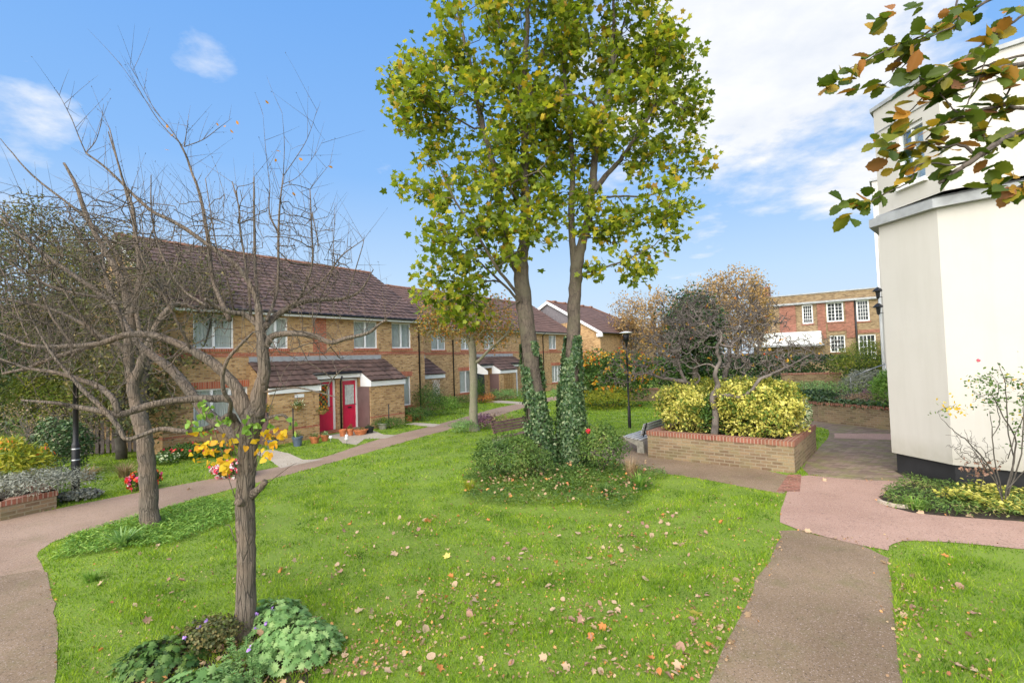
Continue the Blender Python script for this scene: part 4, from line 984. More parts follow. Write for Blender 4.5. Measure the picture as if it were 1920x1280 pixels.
# ================================================================== BARE TREES (left)
def bud_leaves(tips, n, m, name, root, rg, size=.05, shape='heart'):
    P = tips[rg.choice(len(tips), n)]+rg.normal(0, .01, (n, 3))
    Leaves().add(P, rg.uniform(size*.6, size*1.2, n), shape, rg, up=.1, droop=.8).build(name, m, root)
def neartree():
    Y = 4.98; rg = np.random.default_rng(11); b0 = gp(460, 1190)
    root = thing('bare_tree', 'nearest bare tree with shaggy bark, pruned stubs and yellow leaf sprigs', 'tree', (b0[0], b0[1], 0), group=None)
    W_ = Wood(11)
    tr_ = [(455, 1200), (459, 1150), (462, 1080), (461, 1000), (459, 930), (463, 880), (465, 840), (472, 800), (478, 770)]
    W_.limb(pxl(tr_, Y), [.125, .1, .09, .086, .092, .083, .083, .092, .1, .095], 16, .045, 5, .002)
    W_.limb(pxl([(480, 780), (484, 740), (495, 700), (492, 650), (487, 610), (484, 570)], Y), [.09, .07, .062, .057, .045, .03], 12, .05)
    W_.limb(pxl([(474, 815), (460, 765), (438, 720), (402, 683), (366, 660), (335, 645, .1), (285, 628, .1), (235, 628, .2), (190, 643, .2), (140, 648, .3), (60, 648, .4), (0, 625, .5)], Y), [.075, .066, .055, .05, .044, .04, .036, .034, .03, .026, .018, .01], 10, .05)
    W_.limb(pxl([(468, 795), (440, 752), (402, 747), (345, 749, -.1), (290, 757, -.2), (258, 767, -.2), (222, 777, -.3), (182, 769, -.3), (140, 762, -.3), (100, 755, -.4), (40, 750, -.4)], Y), [.06, .042, .038, .035, .033, .033, .031, .026, .022, .016, .008], 10, .04)
    W_.limb(pxl([(222, 775, -.3), (210, 745, -.3), (182, 723, -.2), (150, 712, -.2), (100, 697, -.2), (50, 690, -.1), (0, 672, 0)], Y), [.03, .028, .026, .022, .018, .013, .007], 9)
    W_.limb(pxl([(458, 830), (440, 792), (430, 778, -.1), (395, 800, -.2), (345, 808, -.3), (300, 804, -.3), (240, 823, -.4), (222, 800, -.4), (195, 768, -.4), (160, 735, -.4), (138, 712, -.4), (95, 660, -.4), (60, 600, -.4)], Y), [.06, .045, .03, .026, .024, .022, .02, .022, .021, .02, .017, .012, .006], 9)
    W_.limb(pxl([(430, 780, -.1), (432, 755, -.3), (420, 735, -.4), (417, 705, -.45), (428, 672, -.5), (452, 645, -.5), (475, 622, -.5)], Y), [.022, .02, .019, .018, .017, .014, .008], 8)
    W_.limb(pxl([(452, 825), (420, 800, .3), (385, 772, .4), (347, 722, .5), (318, 690, .6), (288, 668, .7), (258, 642, .8), (225, 590, 1.0), (200, 530, 1.2), (190, 460, 1.3)], Y), [.07, .065, .06, .056, .05, .045, .036, .03, .02, .01], 10, .05)
    W_.limb(pxl([(482, 800), (500, 785), (530, 778), (542, 790), (545, 800)], Y), [.025, .017, .014, .012, .009], 7)
    W_.limb(pxl([(495, 735), (530, 729, -.2), (560, 727, -.3), (600, 736, -.4), (635, 746, -.5)], Y), [.012, .01, .009, .007, .003], 6)
    W_.limb(pxl([(612, 738, -.4), (620, 715, -.4), (640, 694, -.5), (660, 685, -.5)], Y), [.006, .006, .005, .002], 5)
    W_.limb(pxl([(497, 650), (512, 630), (550, 625, -.1), (590, 630, -.2), (620, 642, -.3), (650, 634, -.4), (690, 624, -.4), (715, 605, -.5), (728, 600, -.5)], Y), [.04, .034, .03, .027, .023, .02, .016, .01, .004], 9)
    W_.limb(pxl([(492, 615), (520, 590, .2), (560, 568, .3), (600, 562, .4), (640, 560, .5), (675, 545, .6), (700, 505, .6)], Y), [.04, .034, .03, .025, .02, .013, .005], 8)
    W_.limb(pxl([(487, 612), (460, 590, 0), (430, 585, -.1), (400, 572, -.2), (385, 560, -.3)], Y), [.036, .03, .025, .02, .012], 8)
    W_.limb(pxl([(486, 575), (468, 532, 0), (442, 497, 0), (400, 466, 0), (349, 430, 0), (318, 412, 0), (285, 396, 0), (255, 370, 0), (229, 344, 0), (195, 312, 0), (161, 287, 0)], Y), [.028, .026, .024, .022, .02, .018, .017, .015, .013, .011, .008], 8)
    W_.limb(pxl([(161, 287), (150, 262), (135, 225), (120, 195), (105, 168)], Y), [.006, .005, .004, .003, .0015], 5)
    W_.limb(pxl([(161, 287), (180, 262), (190, 225), (194, 195)], Y), [.005, .004, .003, .0015], 5)
    W_.limb(pxl([(430, 600), (405, 542, .3), (395, 500, .3), (390, 449, .3), (384, 415, .3), (379, 385, .3), (370, 350, .3), (360, 325, .3), (350, 295, .3), (337, 268, .3)], Y), [.026, .024, .022, .02, .018, .016, .014, .012, .011, .009], 8)
    for p in ([(337, 268, .3), (318, 240, .3), (292, 209, .3), (270, 170, .3), (244, 122, .3)], [(337, 268, .3), (300, 230, .35), (262, 172, .35), (222, 115, .35)], [(345, 275, .3), (380, 262, .3), (410, 240, .3), (434, 222, .3)], [(345, 275, .3), (350, 245, .3), (352, 225, .3)]):
        W_.limb(pxl(p, Y), [.006, .004, .0015], 5)
    ups = [([(470, 590), (466, 540), (458, 480), (450, 430), (447, 385), (435, 340)], .016), ([(484, 570), (478, 500, .2), (477, 437, .2), (476, 385, .2), (476, 332, .2)], .02), ([(500, 600), (520, 540, .3), (522, 437, .3), (525, 380, .3), (531, 330, .3)], .019),
           ([(522, 437, .3), (505, 400, .3), (506, 352, .3)], .012), ([(531, 330, .3), (533, 270, .3), (529, 212, .3)], .005), ([(531, 330, .3), (565, 280, .3), (580, 250, .3), (594, 207, .3)], .005), ([(531, 345, .3), (560, 330, .3), (590, 290, .3), (606, 262, .3)], .004),
           ([(506, 352, .3), (498, 280, .3), (493, 215, .3)], .004), ([(540, 575, .2), (562, 557, .2), (585, 497, .2), (584, 430, .2), (581, 355, .2)], .017), ([(581, 355, .2), (600, 330, .2), (625, 300, .2)], .004), ([(585, 400, .2), (595, 450, .2), (596, 494, .2)], .007),
           ([(560, 560, .2), (610, 520, .3), (640, 480, .3), (682, 449, .3)], .012), ([(600, 560, .4), (626, 500, .4), (625, 470, .4), (628, 380, .4)], .008), ([(650, 560, .5), (665, 510, .5), (680, 460, .5), (683, 440, .5)], .008),
           ([(440, 590), (425, 520, -.2), (410, 480, -.2), (400, 430, -.2), (385, 335, -.2)], .012), ([(390, 575, -.3), (340, 540, -.3), (300, 470, -.3), (284, 400, -.3), (283, 328, -.3)], .013), ([(360, 660), (330, 600, -.2), (300, 540, -.3), (265, 480, -.4), (250, 420, -.4), (205, 240, -.4)], .014),
           ([(235, 628, .2), (215, 560, .2), (190, 500, .2), (150, 440, .2), (120, 380, .2)], .016), ([(140, 650, .3), (95, 590, .3), (60, 500, .3), (20, 440, .3), (-10, 400, .3)], .014), ([(190, 645, .2), (130, 560, 0), (80, 480, 0), (10, 400, -.1), (-40, 360, -.1)], .014),
           ([(60, 650, .4), (30, 580, .4), (10, 520, .4), (-20, 470, .4)], .01), ([(288, 668, .7), (280, 600, .8), (330, 500, .9), (340, 430, .9)], .014), ([(225, 590, 1.), (260, 540, 1.1), (270, 470, 1.1), (264, 400, 1.1)], .012)]
    for p, r in ups: W_.limb(pxl(p, Y), [r, r*.8, r*.6, r*.35 if r > .008 else r*.25], 6, .03, 4)
    C1 = seeds([(300, 480, 190, 120, .1, 1.0), (520, 470, 130, 130, .2, .8), (120, 520, 140, 120, .1, .9), (80, 640, 90, 60, 0, .6), (600, 540, 90, 70, .2, .6), (200, 700, 130, 60, -.2, .6), (330, 590, 130, 60, 0, .9), (560, 650, 110, 45, -.2, .5)], Y, 1250, rg, .1)
    X, T, par, K = W_.net(C1, .003, .4, .035, .6, rmax=.014, n=4)
    # long straight whips with buds
    sk, rr = W_.skeleton(); th = np.where((rr < .03) & (sk[:, 2] > 2.7))[0]
    src = np.vstack([sk[rg.choice(th, 300)], X[rg.choice(len(X), 900)]]); k = len(src)
    D = rg.normal(0, .42, (k, 3))+[[-.05, 0, .75]]; ln = rg.uniform(.15, .62, k)
    tips, Dn = W_.shoots(src, D, ln, .0026, 3, .035, 4)
    bud = np.vstack(tips+[X]); bud = bud[rg.choice(len(bud), 1500, replace=False)]
    d_ = rg.normal(0, 1, (1500, 3)); d_ /= np.linalg.norm(d_, axis=1)[:, None]
    W_.segs(bud, bud+d_*.013, np.full(1500, .0042), np.full(1500, .0012), 3)
    # suckers on the trunk
    suck = []
    for p in ([(459, 975), (440, 930, -.1), (425, 885, -.15), (410, 830, -.2), (395, 790, -.25), (368, 755, -.3), (352, 745, -.3)], [(458, 1000), (450, 930, -.1), (436, 860, -.15), (420, 810, -.2), (405, 780, -.25)], [(462, 925), (448, 870, -.12), (432, 820, -.2), (415, 790, -.2)],
              [(470, 905), (482, 870, -.05), (492, 835, -.1), (500, 800, -.1), (508, 760, -.1), (530, 700, -.1), (560, 660, -.1)], [(468, 900), (478, 865, -.1), (489, 838, -.1)], [(490, 912), (515, 895, -.1), (545, 873, -.1), (556, 868, -.1)], [(458, 1030), (440, 1010, -.1), (430, 985, -.1), (421, 985, -.1)], [(452, 900), (450, 870, -.1), (430, 880, -.15)]):
        q = W_.limb(pxl(p, Y), [.0055, .004, .002], 5, 0, 4); suck.append(q)
    st = lambda pts, r: W_.limb(pxl(pts, Y), r, 12, .04, 3)
    st([(462, 945), (452, 942, -.08), (446, 940, -.14)], [.06, .045, .038]); st([(468, 930), (486, 916, -.05), (497, 902, -.08)], [.05, .035, .03])
    W_.build('trunk', M['barkred'], root)
    # yellowing leaf sprigs
    S1 = pxl([(370, 765, -.3), (385, 775, -.3), (395, 770, -.3), (405, 785, -.3), (375, 800, -.3), (420, 788, -.2), (360, 790, -.3), (395, 810, -.25), (430, 790, -.2), (352, 800, -.3), (380, 785, -.3)], Y)
    S2 = pxl([(370, 840, -.3), (385, 850, -.3), (400, 845, -.3), (412, 830, -.3), (425, 850, -.2), (378, 862, -.3), (435, 862, -.2), (405, 868, -.25), (392, 832, -.3), (420, 870, -.2), (440, 835, -.15), (365, 825, -.3), (430, 880, -.15)], Y)
    S3 = pxl([(488, 815, -.1), (500, 810, -.1), (510, 825, -.1), (495, 835, -.1), (484, 845, -.1), (503, 845, -.1), (498, 855, -.1), (512, 850, -.1), (478, 830, -.1)], Y)
    S4 = pxl([(515, 805, -.1), (525, 812, -.1), (516, 822, -.1), (530, 828, -.1), (535, 815, -.1)], Y)
    S5 = pxl([(462, 790, -.15), (470, 800, -.15), (458, 805, -.15), (478, 795, -.1), (505, 795, -.1), (548, 800, -.1)], Y)
    for nm, S, m, k in (('green_sprig', S1+S5, 'bright', 5), ('yellow_sprig', S2, 'yelsprig', 5), ('orange_sprig', S3+S4, 'yelsprig', 3)):
      for s0 in S:
        P = s0+rg.normal(0, .03, (k, 3))
        Leaves().add(P, rg.uniform(.035, .07, len(P)), 'heart', rg, up=.1, droop=.7, fold=.2).build(nm, M[m], root)
    P = np.array(pxl([(313, 232, .3), (318, 255, .3), (408, 236, .3), (422, 238, .3), (431, 243, .3), (447, 234, .3), (318, 282, .3), (518, 298, .3), (560, 296, .3), (624, 315, .3), (438, 357, .3), (548, 360, .3), (504, 195, .3), (518, 283, .3)], Y))
    for p in P: Leaves().add(p[None], .05, 'oval', rg, up=.1, droop=.4).build('last_leaf', M['orange'], root)
neartree()
def baretree(name, label, base, Yb, limbs, blobs, Yc, seed, mat_, n, tip, whips, group=None, leaf=None, jit=.08, rmax=.03, trunkr=None, wl=(.15, .5), cat='tree', alpha=.25, up=0., upd=.75, lsize=(.03, .05), hollow=.15, z0=0.):
    rg = np.random.default_rng(seed); b0 = at(*base, Yb); root = thing(name, label, cat, (b0[0], Yb, z0), group=group)
    W_ = Wood(seed)
    for pts, r in limbs: W_.limb(pxl(pts, Yb), r, 12 if r[0] > .06 else 7, .05, 5, .003)
    C = seeds(blobs, Yc, n, rg, hollow)
    X, T, par, K = W_.net(C, tip, .42, jit, alpha, rmax=rmax, n=4, up=up)
    if whips:
        src = X[rg.choice(len(X), whips)]; D = rg.normal(0, .5, (whips, 3))+[[0, 0, upd]]
        tips, Dn = W_.shoots(src, D, rg.uniform(*wl, whips), tip*.9, 3, .05, 3); X = np.vstack([X]+tips)
    W_.build('trunk', M[mat_], root)
    if leaf:
        m, k, sh, per, rad = leaf
        P = X[rg.choice(len(X), k//per)]; P = clumps(P, per, rad, rg)
        Leaves().add(P, rg.uniform(*lsize, len(P)), sh, rg, up=.3, droop=.3).build('crown', M[m], root)
    return W_
baretree('bare_tree', 'bare tree behind the nearest one with a bark trunk beside the left path bend', (280, 985), 8.51, [
    ([(283, 992), (280, 960), (277, 900), (273, 850), (269, 810), (262, 785), (256, 765)], [.18, .142, .132, .127, .125, .125, .11]),
    ([(262, 790), (250, 735), (258, 700), (272, 660), (290, 620), (310, 585), (335, 570, .2), (370, 580, .4)], [.1, .085, .075, .065, .06, .05, .04, .02]),
    ([(258, 775), (248, 720, .3), (240, 660, .3), (245, 600, .3), (225, 520, .3), (195, 467, .3), (165, 411, .3), (142, 347, .3), (120, 306, .3)], [.1, .09, .08, .07, .06, .05, .04, .03, .02]),
    ([(240, 660, .3), (205, 640, .2), (150, 655, .1), (95, 672, 0), (50, 690, 0), (5, 700, 0)], [.05, .045, .04, .035, .03, .02]),
    ([(205, 640, .2), (160, 610, .2), (110, 585, .2), (60, 570, .2), (0, 560, .2)], [.04, .034, .028, .022, .014]),
    ([(245, 600, .3), (262, 520, .3), (255, 450, .3), (248, 390, .3), (228, 330, .3), (203, 247, .3)], [.055, .045, .036, .03, .02, .01]),
    ([(245, 610, .3), (200, 560, .3), (130, 510, .3), (60, 460, .3), (0, 405, .3), (-30, 380, .3)], [.05, .045, .038, .03, .022, .012]),
    ([(200, 560, .3), (120, 545, 0), (60, 520, 0), (0, 480, 0)], [.03, .025, .02, .012]),
    ([(268, 670), (250, 560, .4), (215, 470, .4), (150, 400, .4), (62, 330, .4), (0, 260, .4)], [.04, .035, .03, .024, .016, .006]),
], [(120, 480, 170, 130, .2, 1.6), (40, 590, 90, 110, 0, 1.2), (280, 480, 110, 110, .2, 1.2), (160, 640, 150, 70, 0, 1.2), (330, 560, 90, 60, .3, .8)], 8.6, 13, 'barkred', 800, .0046, 600, wl=(.3, 1.0), rmax=.025, jit=.035, alpha=.6)

# overgrown trees behind the fence
for i, (px, Y, h, lab, lf, sd) in enumerate([
    (60, 17.5, 9.0, 'half bare tree with olive leaves beyond the fence, leftmost of the screen', ('olive', 9000, 'oval', 4, .16), 41),
    (160, 19.0, 8.5, 'half bare tree with olive leaves rising above the yellow green shrub', ('olive', 9000, 'oval', 4, .16), 42),
    (228, 14.9, 6.8, 'ivy grown slim tree standing against the house gable', ('olive', 9000, 'oval', 4, .14), 43),
    (-60, 14.0, 7.5, 'half bare tree at the left edge of the garden', ('olive', 3600, 'oval', 4, .13), 44),
    (272, 14.3, 5.6, 'slim half bare tree just left of the house corner', ('olive', 5200, 'oval', 4, .14), 46),
    (120, 15.6, 6.4, 'dense twiggy tree rising out of the yellow green shrub', ('olive', 7000, 'oval', 4, .15), 47),
    (372, 16.3, 7.0, 'thin brown leaved tree growing in front of the upper windows', ('olive', 1500, 'oval', 3, .1), 45)]):
    s_ = Y/_f; top = 1/s_
    hpx = lambda z: 672+.032*(960-px)-(z-2.7)/s_
    wpx = (75 if i in (0, 1, 2) else 55)*18/Y
    baretree('bare_tree', lab, (px, hpx(0)), Y, [
        ([(px, hpx(0)), (px-3, hpx(1.5)), (px+4, hpx(3)), (px, hpx(4.5)), (px-5, hpx(h*.75)), (px, hpx(h*.95))], [.15, .12, .1, .08, .045, .015] if i < 6 else [.07, .06, .05, .04, .03, .01]),
        ([(px+1, hpx(2.2)), (px-20, hpx(3.6)), (px-45, hpx(5.2)), (px-55, hpx(h*.8))], [.06, .05, .035, .012] if i < 6 else [.03, .025, .015, .008]),
        ([(px, hpx(2.8)), (px+22, hpx(4.2)), (px+40, hpx(5.8)), (px+50, hpx(h*.8))], [.06, .05, .035, .012] if i < 6 else [.03, .025, .015, .008])],
        [(px, hpx(h*.62), wpx, (h*.36)/s_, 0, 1.7), (px, hpx(h*.85), wpx*.7, (h*.16)/s_, 0, 1.2), (px, hpx(h*.3), wpx*.9, (h*.2)/s_, 0, 1.2)] if i < 6 else [(px, hpx(5.0), 60, 60, 0, .7)], Y, sd, 'twig', (300 if i not in (2, 4) else 170) if i < 6 else 130, .009, 140, None, lf, wl=(.3, .9), lsize=(.07, .12), rmax=.05)

# small autumn tree with the smooth trunk
baretree('autumn_tree', 'small tree with smooth grey trunk and thinning orange leaves by the terrace path', (888, 810), 18.4, [
    ([(890, 812), (888, 790), (888, 740), (888, 700), (886, 660), (884, 640)], [.24, .165, .15, .145, .15, .14]),
    ([(887, 662), (878, 640), (870, 622), (856, 605), (842, 590), (828, 578), (818, 560)], [.09, .08, .07, .06, .05, .035, .015]),
    ([(886, 650), (884, 625), (886, 600), (888, 570), (890, 540)], [.08, .07, .06, .04, .02]),
    ([(892, 680), (902, 672, -.2), (915, 658, -.3), (935, 640, -.4), (950, 625, -.4), (962, 600, -.4)], [.07, .055, .05, .04, .03, .015]),
    ([(866, 618), (862, 590), (864, 570), (868, 550)], [.05, .04, .025, .012]), ([(886, 610), (900, 590), (915, 570), (925, 550)], [.05, .04, .025, .012])],
    [(870, 590, 85, 45, 0, 1.6), (830, 590, 48, 50, 0, 1.2), (930, 610, 55, 50, 0, 1.3), (880, 620, 90, 28, 0, 1.5), (810, 610, 35, 35, 0, .9)], 18.4, 51, 'smooth', 420, .006, 200, None, ('autumn', 5200, 'oval', 5, .12), lsize=(.06, .12), rmax=.04, wl=(.15, .4))

# ================================================================== SHRUBS, HEDGES, PLANTS
def bush(name, label, cat, c, rad, n, shape, size, m, z0=0., seed=1, rot=0., sq=2., lump=.22, lf=3., inner=.6, up=.25, stems=10, stemm='twig', group=None, out=.7, extra=None, droop=.1, sr=.008, tall=0.):
    rg = np.random.default_rng(seed); root = thing(name, label, cat, (c[0], c[1], z0), group=group)
    d = rg.normal(0, 1, (n, 3)); d /= np.linalg.norm(d, axis=1)[:, None]; d[:, 2] = np.abs(d[:, 2])*np.where(rg.uniform(0, 1, n) < .8, 1, -.6)
    r0 = 1/(np.sum(np.abs(d)**sq, 1)**(1/sq)); r = r0*rg.uniform(inner**3, 1, n)**(1/3)*(1+lump*vnoise(d*1., lf*2, seed)+tall*np.maximum(0, rg.normal(0, .12, n)))
    q = d*r[:, None]*np.array([rad[0], rad[1], rad[2]*.55]); q[:, 2] += rad[2]*.47
    cr, sr_ = math.cos(rot), math.sin(rot); Q = np.stack([q[:, 0]*cr-q[:, 1]*sr_, q[:, 0]*sr_+q[:, 1]*cr, q[:, 2]], 1)
    Dn = np.stack([d[:, 0]*cr-d[:, 1]*sr_, d[:, 0]*sr_+d[:, 1]*cr, d[:, 2]], 1)
    P = Q+np.array([c[0], c[1], z0]); P[:, 2] = np.maximum(P[:, 2], z0+.015)
    N = Dn*out+rg.normal(0, .5, (n, 3))+[0, 0, up]
    Leaves().add(P, rg.uniform(size[0], size[1], n), shape, rg, N=N, T=Dn+[0, 0, .3], tw=.7, droop=droop).build('foliage', M[m], root)
    if extra:
        for (nm, m2, k, sh, sz) in extra:
            pick = rg.choice(n, k*3); pick = pick[np.argsort(-r[pick]/r0[pick])][:k]; pk = P[pick]+Dn[pick]*.03
            Leaves().add(np.repeat(pk, 4, 0)+rg.normal(0, sz*.25, (k*4, 3)), sz, sh, rg, N=np.repeat(Dn[pick], 4, 0)+rg.normal(0, .5, (k*4, 3)), tw=1).build(nm, M[m2], root)
    if stems:
        Wd = Wood(seed); b0 = np.array([c[0], c[1], z0]); Wd.limb([b0+[0, 0, -.03], b0+[0, 0, rad[2]*.15]], [sr*2, sr*1.6], 6, 0, 2)
        pick = P[rg.choice(n, min(n, stems*4))]; Wd.net(b0+(pick-b0)*.93, sr*.3, .45, .08, .3, rmax=sr*1.5); Wd.build('stem', M[stemm], root)
    return root

# ---- raised brick planter with the clipped golden hedge
pc = np.array([5.72, 12.835]); PA = math.atan2(.588*-1, .809)   # long side direction
ax_ = np.array([2.59, -2.16]); ax_ = ax_/np.linalg.norm(ax_); ay_ = np.array([.785, .619+.0]); ay_ = np.array([-ax_[1], ax_[0]])
lx, ly = 3.37, 2.98
proot = thing('brick_planter', 'raised brick planter with red coping holding the golden hedge', 'planter', (pc[0], pc[1], 0), math.atan2(ax_[1], ax_[0]))
mb = MB(); hx, hy, th = lx/2, ly/2, .22
mb.box(-hx, hx, -hy, -hy+th, -.02, .58); mb.box(-hx, hx, hy-th, hy, -.02, .58); mb.box(-hx, -hx+th, -hy+th, hy-th, -.02, .58); mb.box(hx-th, hx, -hy+th, hy-th, -.02, .58); mb.build('wall', M['stock'], proot)
mb = MB(); e_ = .015; mb.box(-hx-e_, hx+e_, -hy-e_, -hy+th+e_, .582, .69); mb.box(-hx-e_, hx+e_, hy-th-e_, hy+e_, .582, .69); mb.box(-hx-e_, -hx+th+e_, -hy+th+e_, hy-th-e_, .582, .69); mb.box(hx-th-e_, hx+e_, -hy+th+e_, hy-th-e_, .582, .69); mb.build('coping', M['coping'], proot)
mb = MB(); mb.box(-hx+th-.002, hx-th+.002, -hy+th-.002, hy-th+.002, .3, .6); mb.build('soil', M['soil'], proot)
PR = math.atan2(ax_[1], ax_[0]); pl = lambda a, b_: tuple(pc+ax_*a+ay_*b_)
bush('hedge', 'clipped golden variegated hedge on the right half of the brick planter', 'hedge', pl(.72, -.3), (.9, .9, 1.3), 14500, 'oval', (.05, .095), 'yellowv', .6, 61, PR, 4., .3, 3.8, .6, .2, 26, 'darkbark')
bush('hedge', 'looser green and gold hedge growing at the rear of the brick planter', 'hedge', pl(-.1, .75), (1.5, .6, 1.3), 9000, 'oval', (.05, .09), 'yellowg', .6, 62, PR, 4., .2, 3.4, .6, .4, 20, 'darkbark')
bush('shrub', 'white edged variegated shrub at the right end of the brick planter', 'shrub', pl(1.28, .75), (.42, .5, .9), 3600, 'oval', (.05, .08), 'whitev', .6, 63, PR, 2.6, .15, 3, .6, .3, 12, 'darkbark')

def crook(label, base, Y, limbs, blobs, seed, n, leafn):
    z0 = .58; rg = np.random.default_rng(seed); root = thing('crooked_tree', label, 'tree', (base[0], base[1], z0), group='bare crooked trees in the planter')
    W_ = Wood(seed); b0 = np.array([base[0], base[1], z0]); first = at(*limbs[0][0][0], Y)
    W_.limb([b0, b0*.5+first*.5+[.01, 0, 0], first], [limbs[0][1][0]*1.2, limbs[0][1][0]], 9, .05, 3)
    for pts, r in limbs: W_.limb(pxl(pts, Y), r, 8, .06, 4, .008)
    X, T, par, K = W_.net(seeds(blobs, Y, n, rg, .05), .0058, .44, .17, .1, rmax=.055, n=4)
    src = X[rg.choice(len(X), n//2)]; tips, D = W_.shoots(src, rg.normal(0, .5, (len(src), 3))+[0, 0, .35], rg.uniform(.1, .3, len(src)), .0045, 3, .25, 3)
    W_.build('trunk', M['crook'], root)
    P = tips[-1][rg.choice(len(tips[-1]), leafn)]; P = clumps(P, 3, .04, rg)
    Leaves().add(P, rg.uniform(.05, .1, len(P)), 'oval', rg, up=.2, droop=.6).build('last_leaf', M['orange'], root)
crook('crooked bare tree in front of the planter with a low limb stretching right', (4.95, 12.12), 12.12, [
    ([(1342, 768), (1336, 745), (1346, 722), (1340, 700), (1350, 678), (1344, 655), (1352, 635)], [.075, .07, .06, .05, .045, .03]),
    ([(1340, 742), (1365, 741, -.3), (1390, 743, -.5), (1412, 729, -.65), (1424, 712, -.7), (1448, 700, -.65), (1480, 685, -.5), (1525, 662, -.3)], [.05, .045, .042, .04, .036, .03, .02, .01]),
    ([(1346, 690), (1325, 682), (1300, 690)], [.03, .02, .012]), ([(1350, 645), (1368, 650), (1380, 640), (1395, 620)], [.035, .03, .025, .015])],
    [(1450, 665, 95, 38, -.4, .6), (1440, 655, 100, 42, .3, .9), (1530, 650, 55, 32, .2, .6), (1350, 610, 100, 50, .3, .9), (1410, 690, 90, 25, .2, .6), (1270, 650, 70, 40, .3, .7)], 71, 800, 18)
crook('crooked bare tree rising from the left of the planter toward the lamp post', pl(-1.1, .3), 13.2, [
    ([(1296, 725), (1285, 716), (1262, 712), (1240, 708), (1215, 700), (1190, 700)], [.07, .06, .05, .04, .025, .012]),
    ([(1290, 720), (1278, 700), (1272, 680), (1262, 655), (1250, 635)], [.05, .045, .035, .025, .015]), ([(1300, 725), (1311, 712), (1308, 700), (1290, 700)], [.03, .025, .02, .012])],
    [(1215, 670, 75, 45, 0, .9), (1250, 630, 60, 40, 0, .8), (1170, 700, 55, 25, 0, .6), (1290, 600, 50, 50, 0, .8)], 72, 600, 24)
crook('crooked bare tree at the back of the planter with upright twisting twigs', pl(.2, .7), 13.9, [
    ([(1357, 715), (1362, 695), (1368, 672), (1366, 650), (1345, 628), (1330, 600)], [.07, .065, .055, .05, .035, .02]),
    ([(1366, 650), (1390, 620), (1420, 590)], [.04, .03, .015])],
    [(1360, 580, 95, 55, 0, 1.0), (1290, 590, 55, 50, 0, .9), (1430, 600, 50, 45, 0, .8)], 73, 700, 6)

bush('hedge', 'clipped golden variegated hedge on the left half of the brick planter', 'hedge', pl(-1.0, -.3), (.66, .86, 1.22), 9500, 'oval', (.05, .095), 'yellowv', .6, 66, PR, 4., .3, 3.8, .6, .2, 20, 'darkbark')
bush('shrub', 'dark green leaves filling the gap between the two golden hedges', 'shrub', pl(-.27, -.45), (.36, .6, .98), 2600, 'oval', (.05, .09), 'green', .6, 67, PR, 3., .3, 3.4, .5, .3, 10, 'darkbark')
# ---- benches
def bench(label, c, rot, mwood, L=1.5, seat=.43, wide=.52):
    root = thing('park_bench', label, 'bench', (c[0], c[1], 0), rot); o = MB()
    for k in range(5): o.obox((0, -wide+.02+k*.112, seat-.015-k*.014), (L/2, 0, 0), (0, .036, -.005), (0, .0, .014))
    o.build('seat', M[mwood], root, bev=.005); o = MB()
    for k in range(4):
        z = seat+.05+k*.085; y = .0+k*.028
        o.obox((0, y, z+.03), (L/2, 0, 0), (0, .012, -.003), (0, .01, .034))
    o.build('backrest', M[mwood], root, bev=.004)
    for s_ in (-1, 1):
        o = MB(); x = s_*(L/2-.04)
        pts = [(-wide, seat-.035), (-wide, seat-.06), (-.12, seat-.24), (-.13, 0), (.08, 0), (.06, seat-.11)]
        i = len(o.v); n = len(pts)
        for xx in (x-.04, x+.04): o.v += [(xx, p[0], p[1]) for p in pts]
        o.f.append(tuple(range(n-1, -1, -1))); o.f.append(tuple(range(n, 2*n))); o.sm += [False]*2
        for k in range(n): o.f.append((k, (k+1) % n, n+(k+1) % n, n+k)); o.sm.append(False)
        o.build('leg', M['conc'], root)
        o = MB(); o.obox((x*.9, .075, seat+.2), (.02, 0, 0), (0, .012, 0), (0, .055, .19)); o.build('back_support', M['black'], root)
    return root
bench('pale grey bench with slatted back standing against the left end of the planter', (3.98, 13.95), math.atan2(ay_[1], ay_[0])+math.pi, 'benchg', 1.7)
bench('brown wooden bench half hidden behind the shrubs and the left sycamore', (-.1, 15.15), math.atan2(.588, .809)*0+R(50), 'benchw', 1.7)

# ---- lamp posts
def lamp(label, x, y, h):
    root = thing('street_lamp', label, 'lamp post', (x, y, 0), group='black lamp posts in the garden')
    o = MB(); o.lathe([(.06, -.02), (.06, .7), (.05, .74), (.035, .78), (.032, h-.45), (.05, h-.43), (.05, h-.38)], n=14); o.build('post', M['black'], root)
    o = MB(); o.lathe([(.05, h-.38), (.1, h-.33), (.12, h-.1), (.1, h-.08), (0, h-.08)], n=14); o.build('lantern', M['black'], root)
    o = MB(); o.lathe([(.02, h+.02), (.12, h), (.25, h-.035), (.25, h-.045), (.12, h-.03), (0, h-.03)], n=20); o.build('lamp_shade', M['white'], root)
lp = thing('lamp_post', 'black round post standing beside the lavender bed at the left', 'lamp post', (-9.63, 10.66, 0))
o = MB(); o.lathe([(.075, -.02), (.075, 1.1), (.065, 1.14), (.05, 1.18), (.05, 2.5), (.06, 2.5), (.06, 2.56), (0, 2.58)], n=14); o.build('post', M['black'], lp)
o = MB(); o.lathe([(.079, .78), (.079, .8), (.076, .805)], n=14); o.lathe([(.079, 1.02), (.079, 1.04), (.076, 1.045)], n=14); o.build('band', M['steel'], lp)
lamp('thin black lamp post on the lawn edge between the sycamores and the planter', 4.24, 17.95, 3.55)
lamp('distant black lamp post seen through the crooked trees before the brick building', 12.3, 26.0, 4.05)

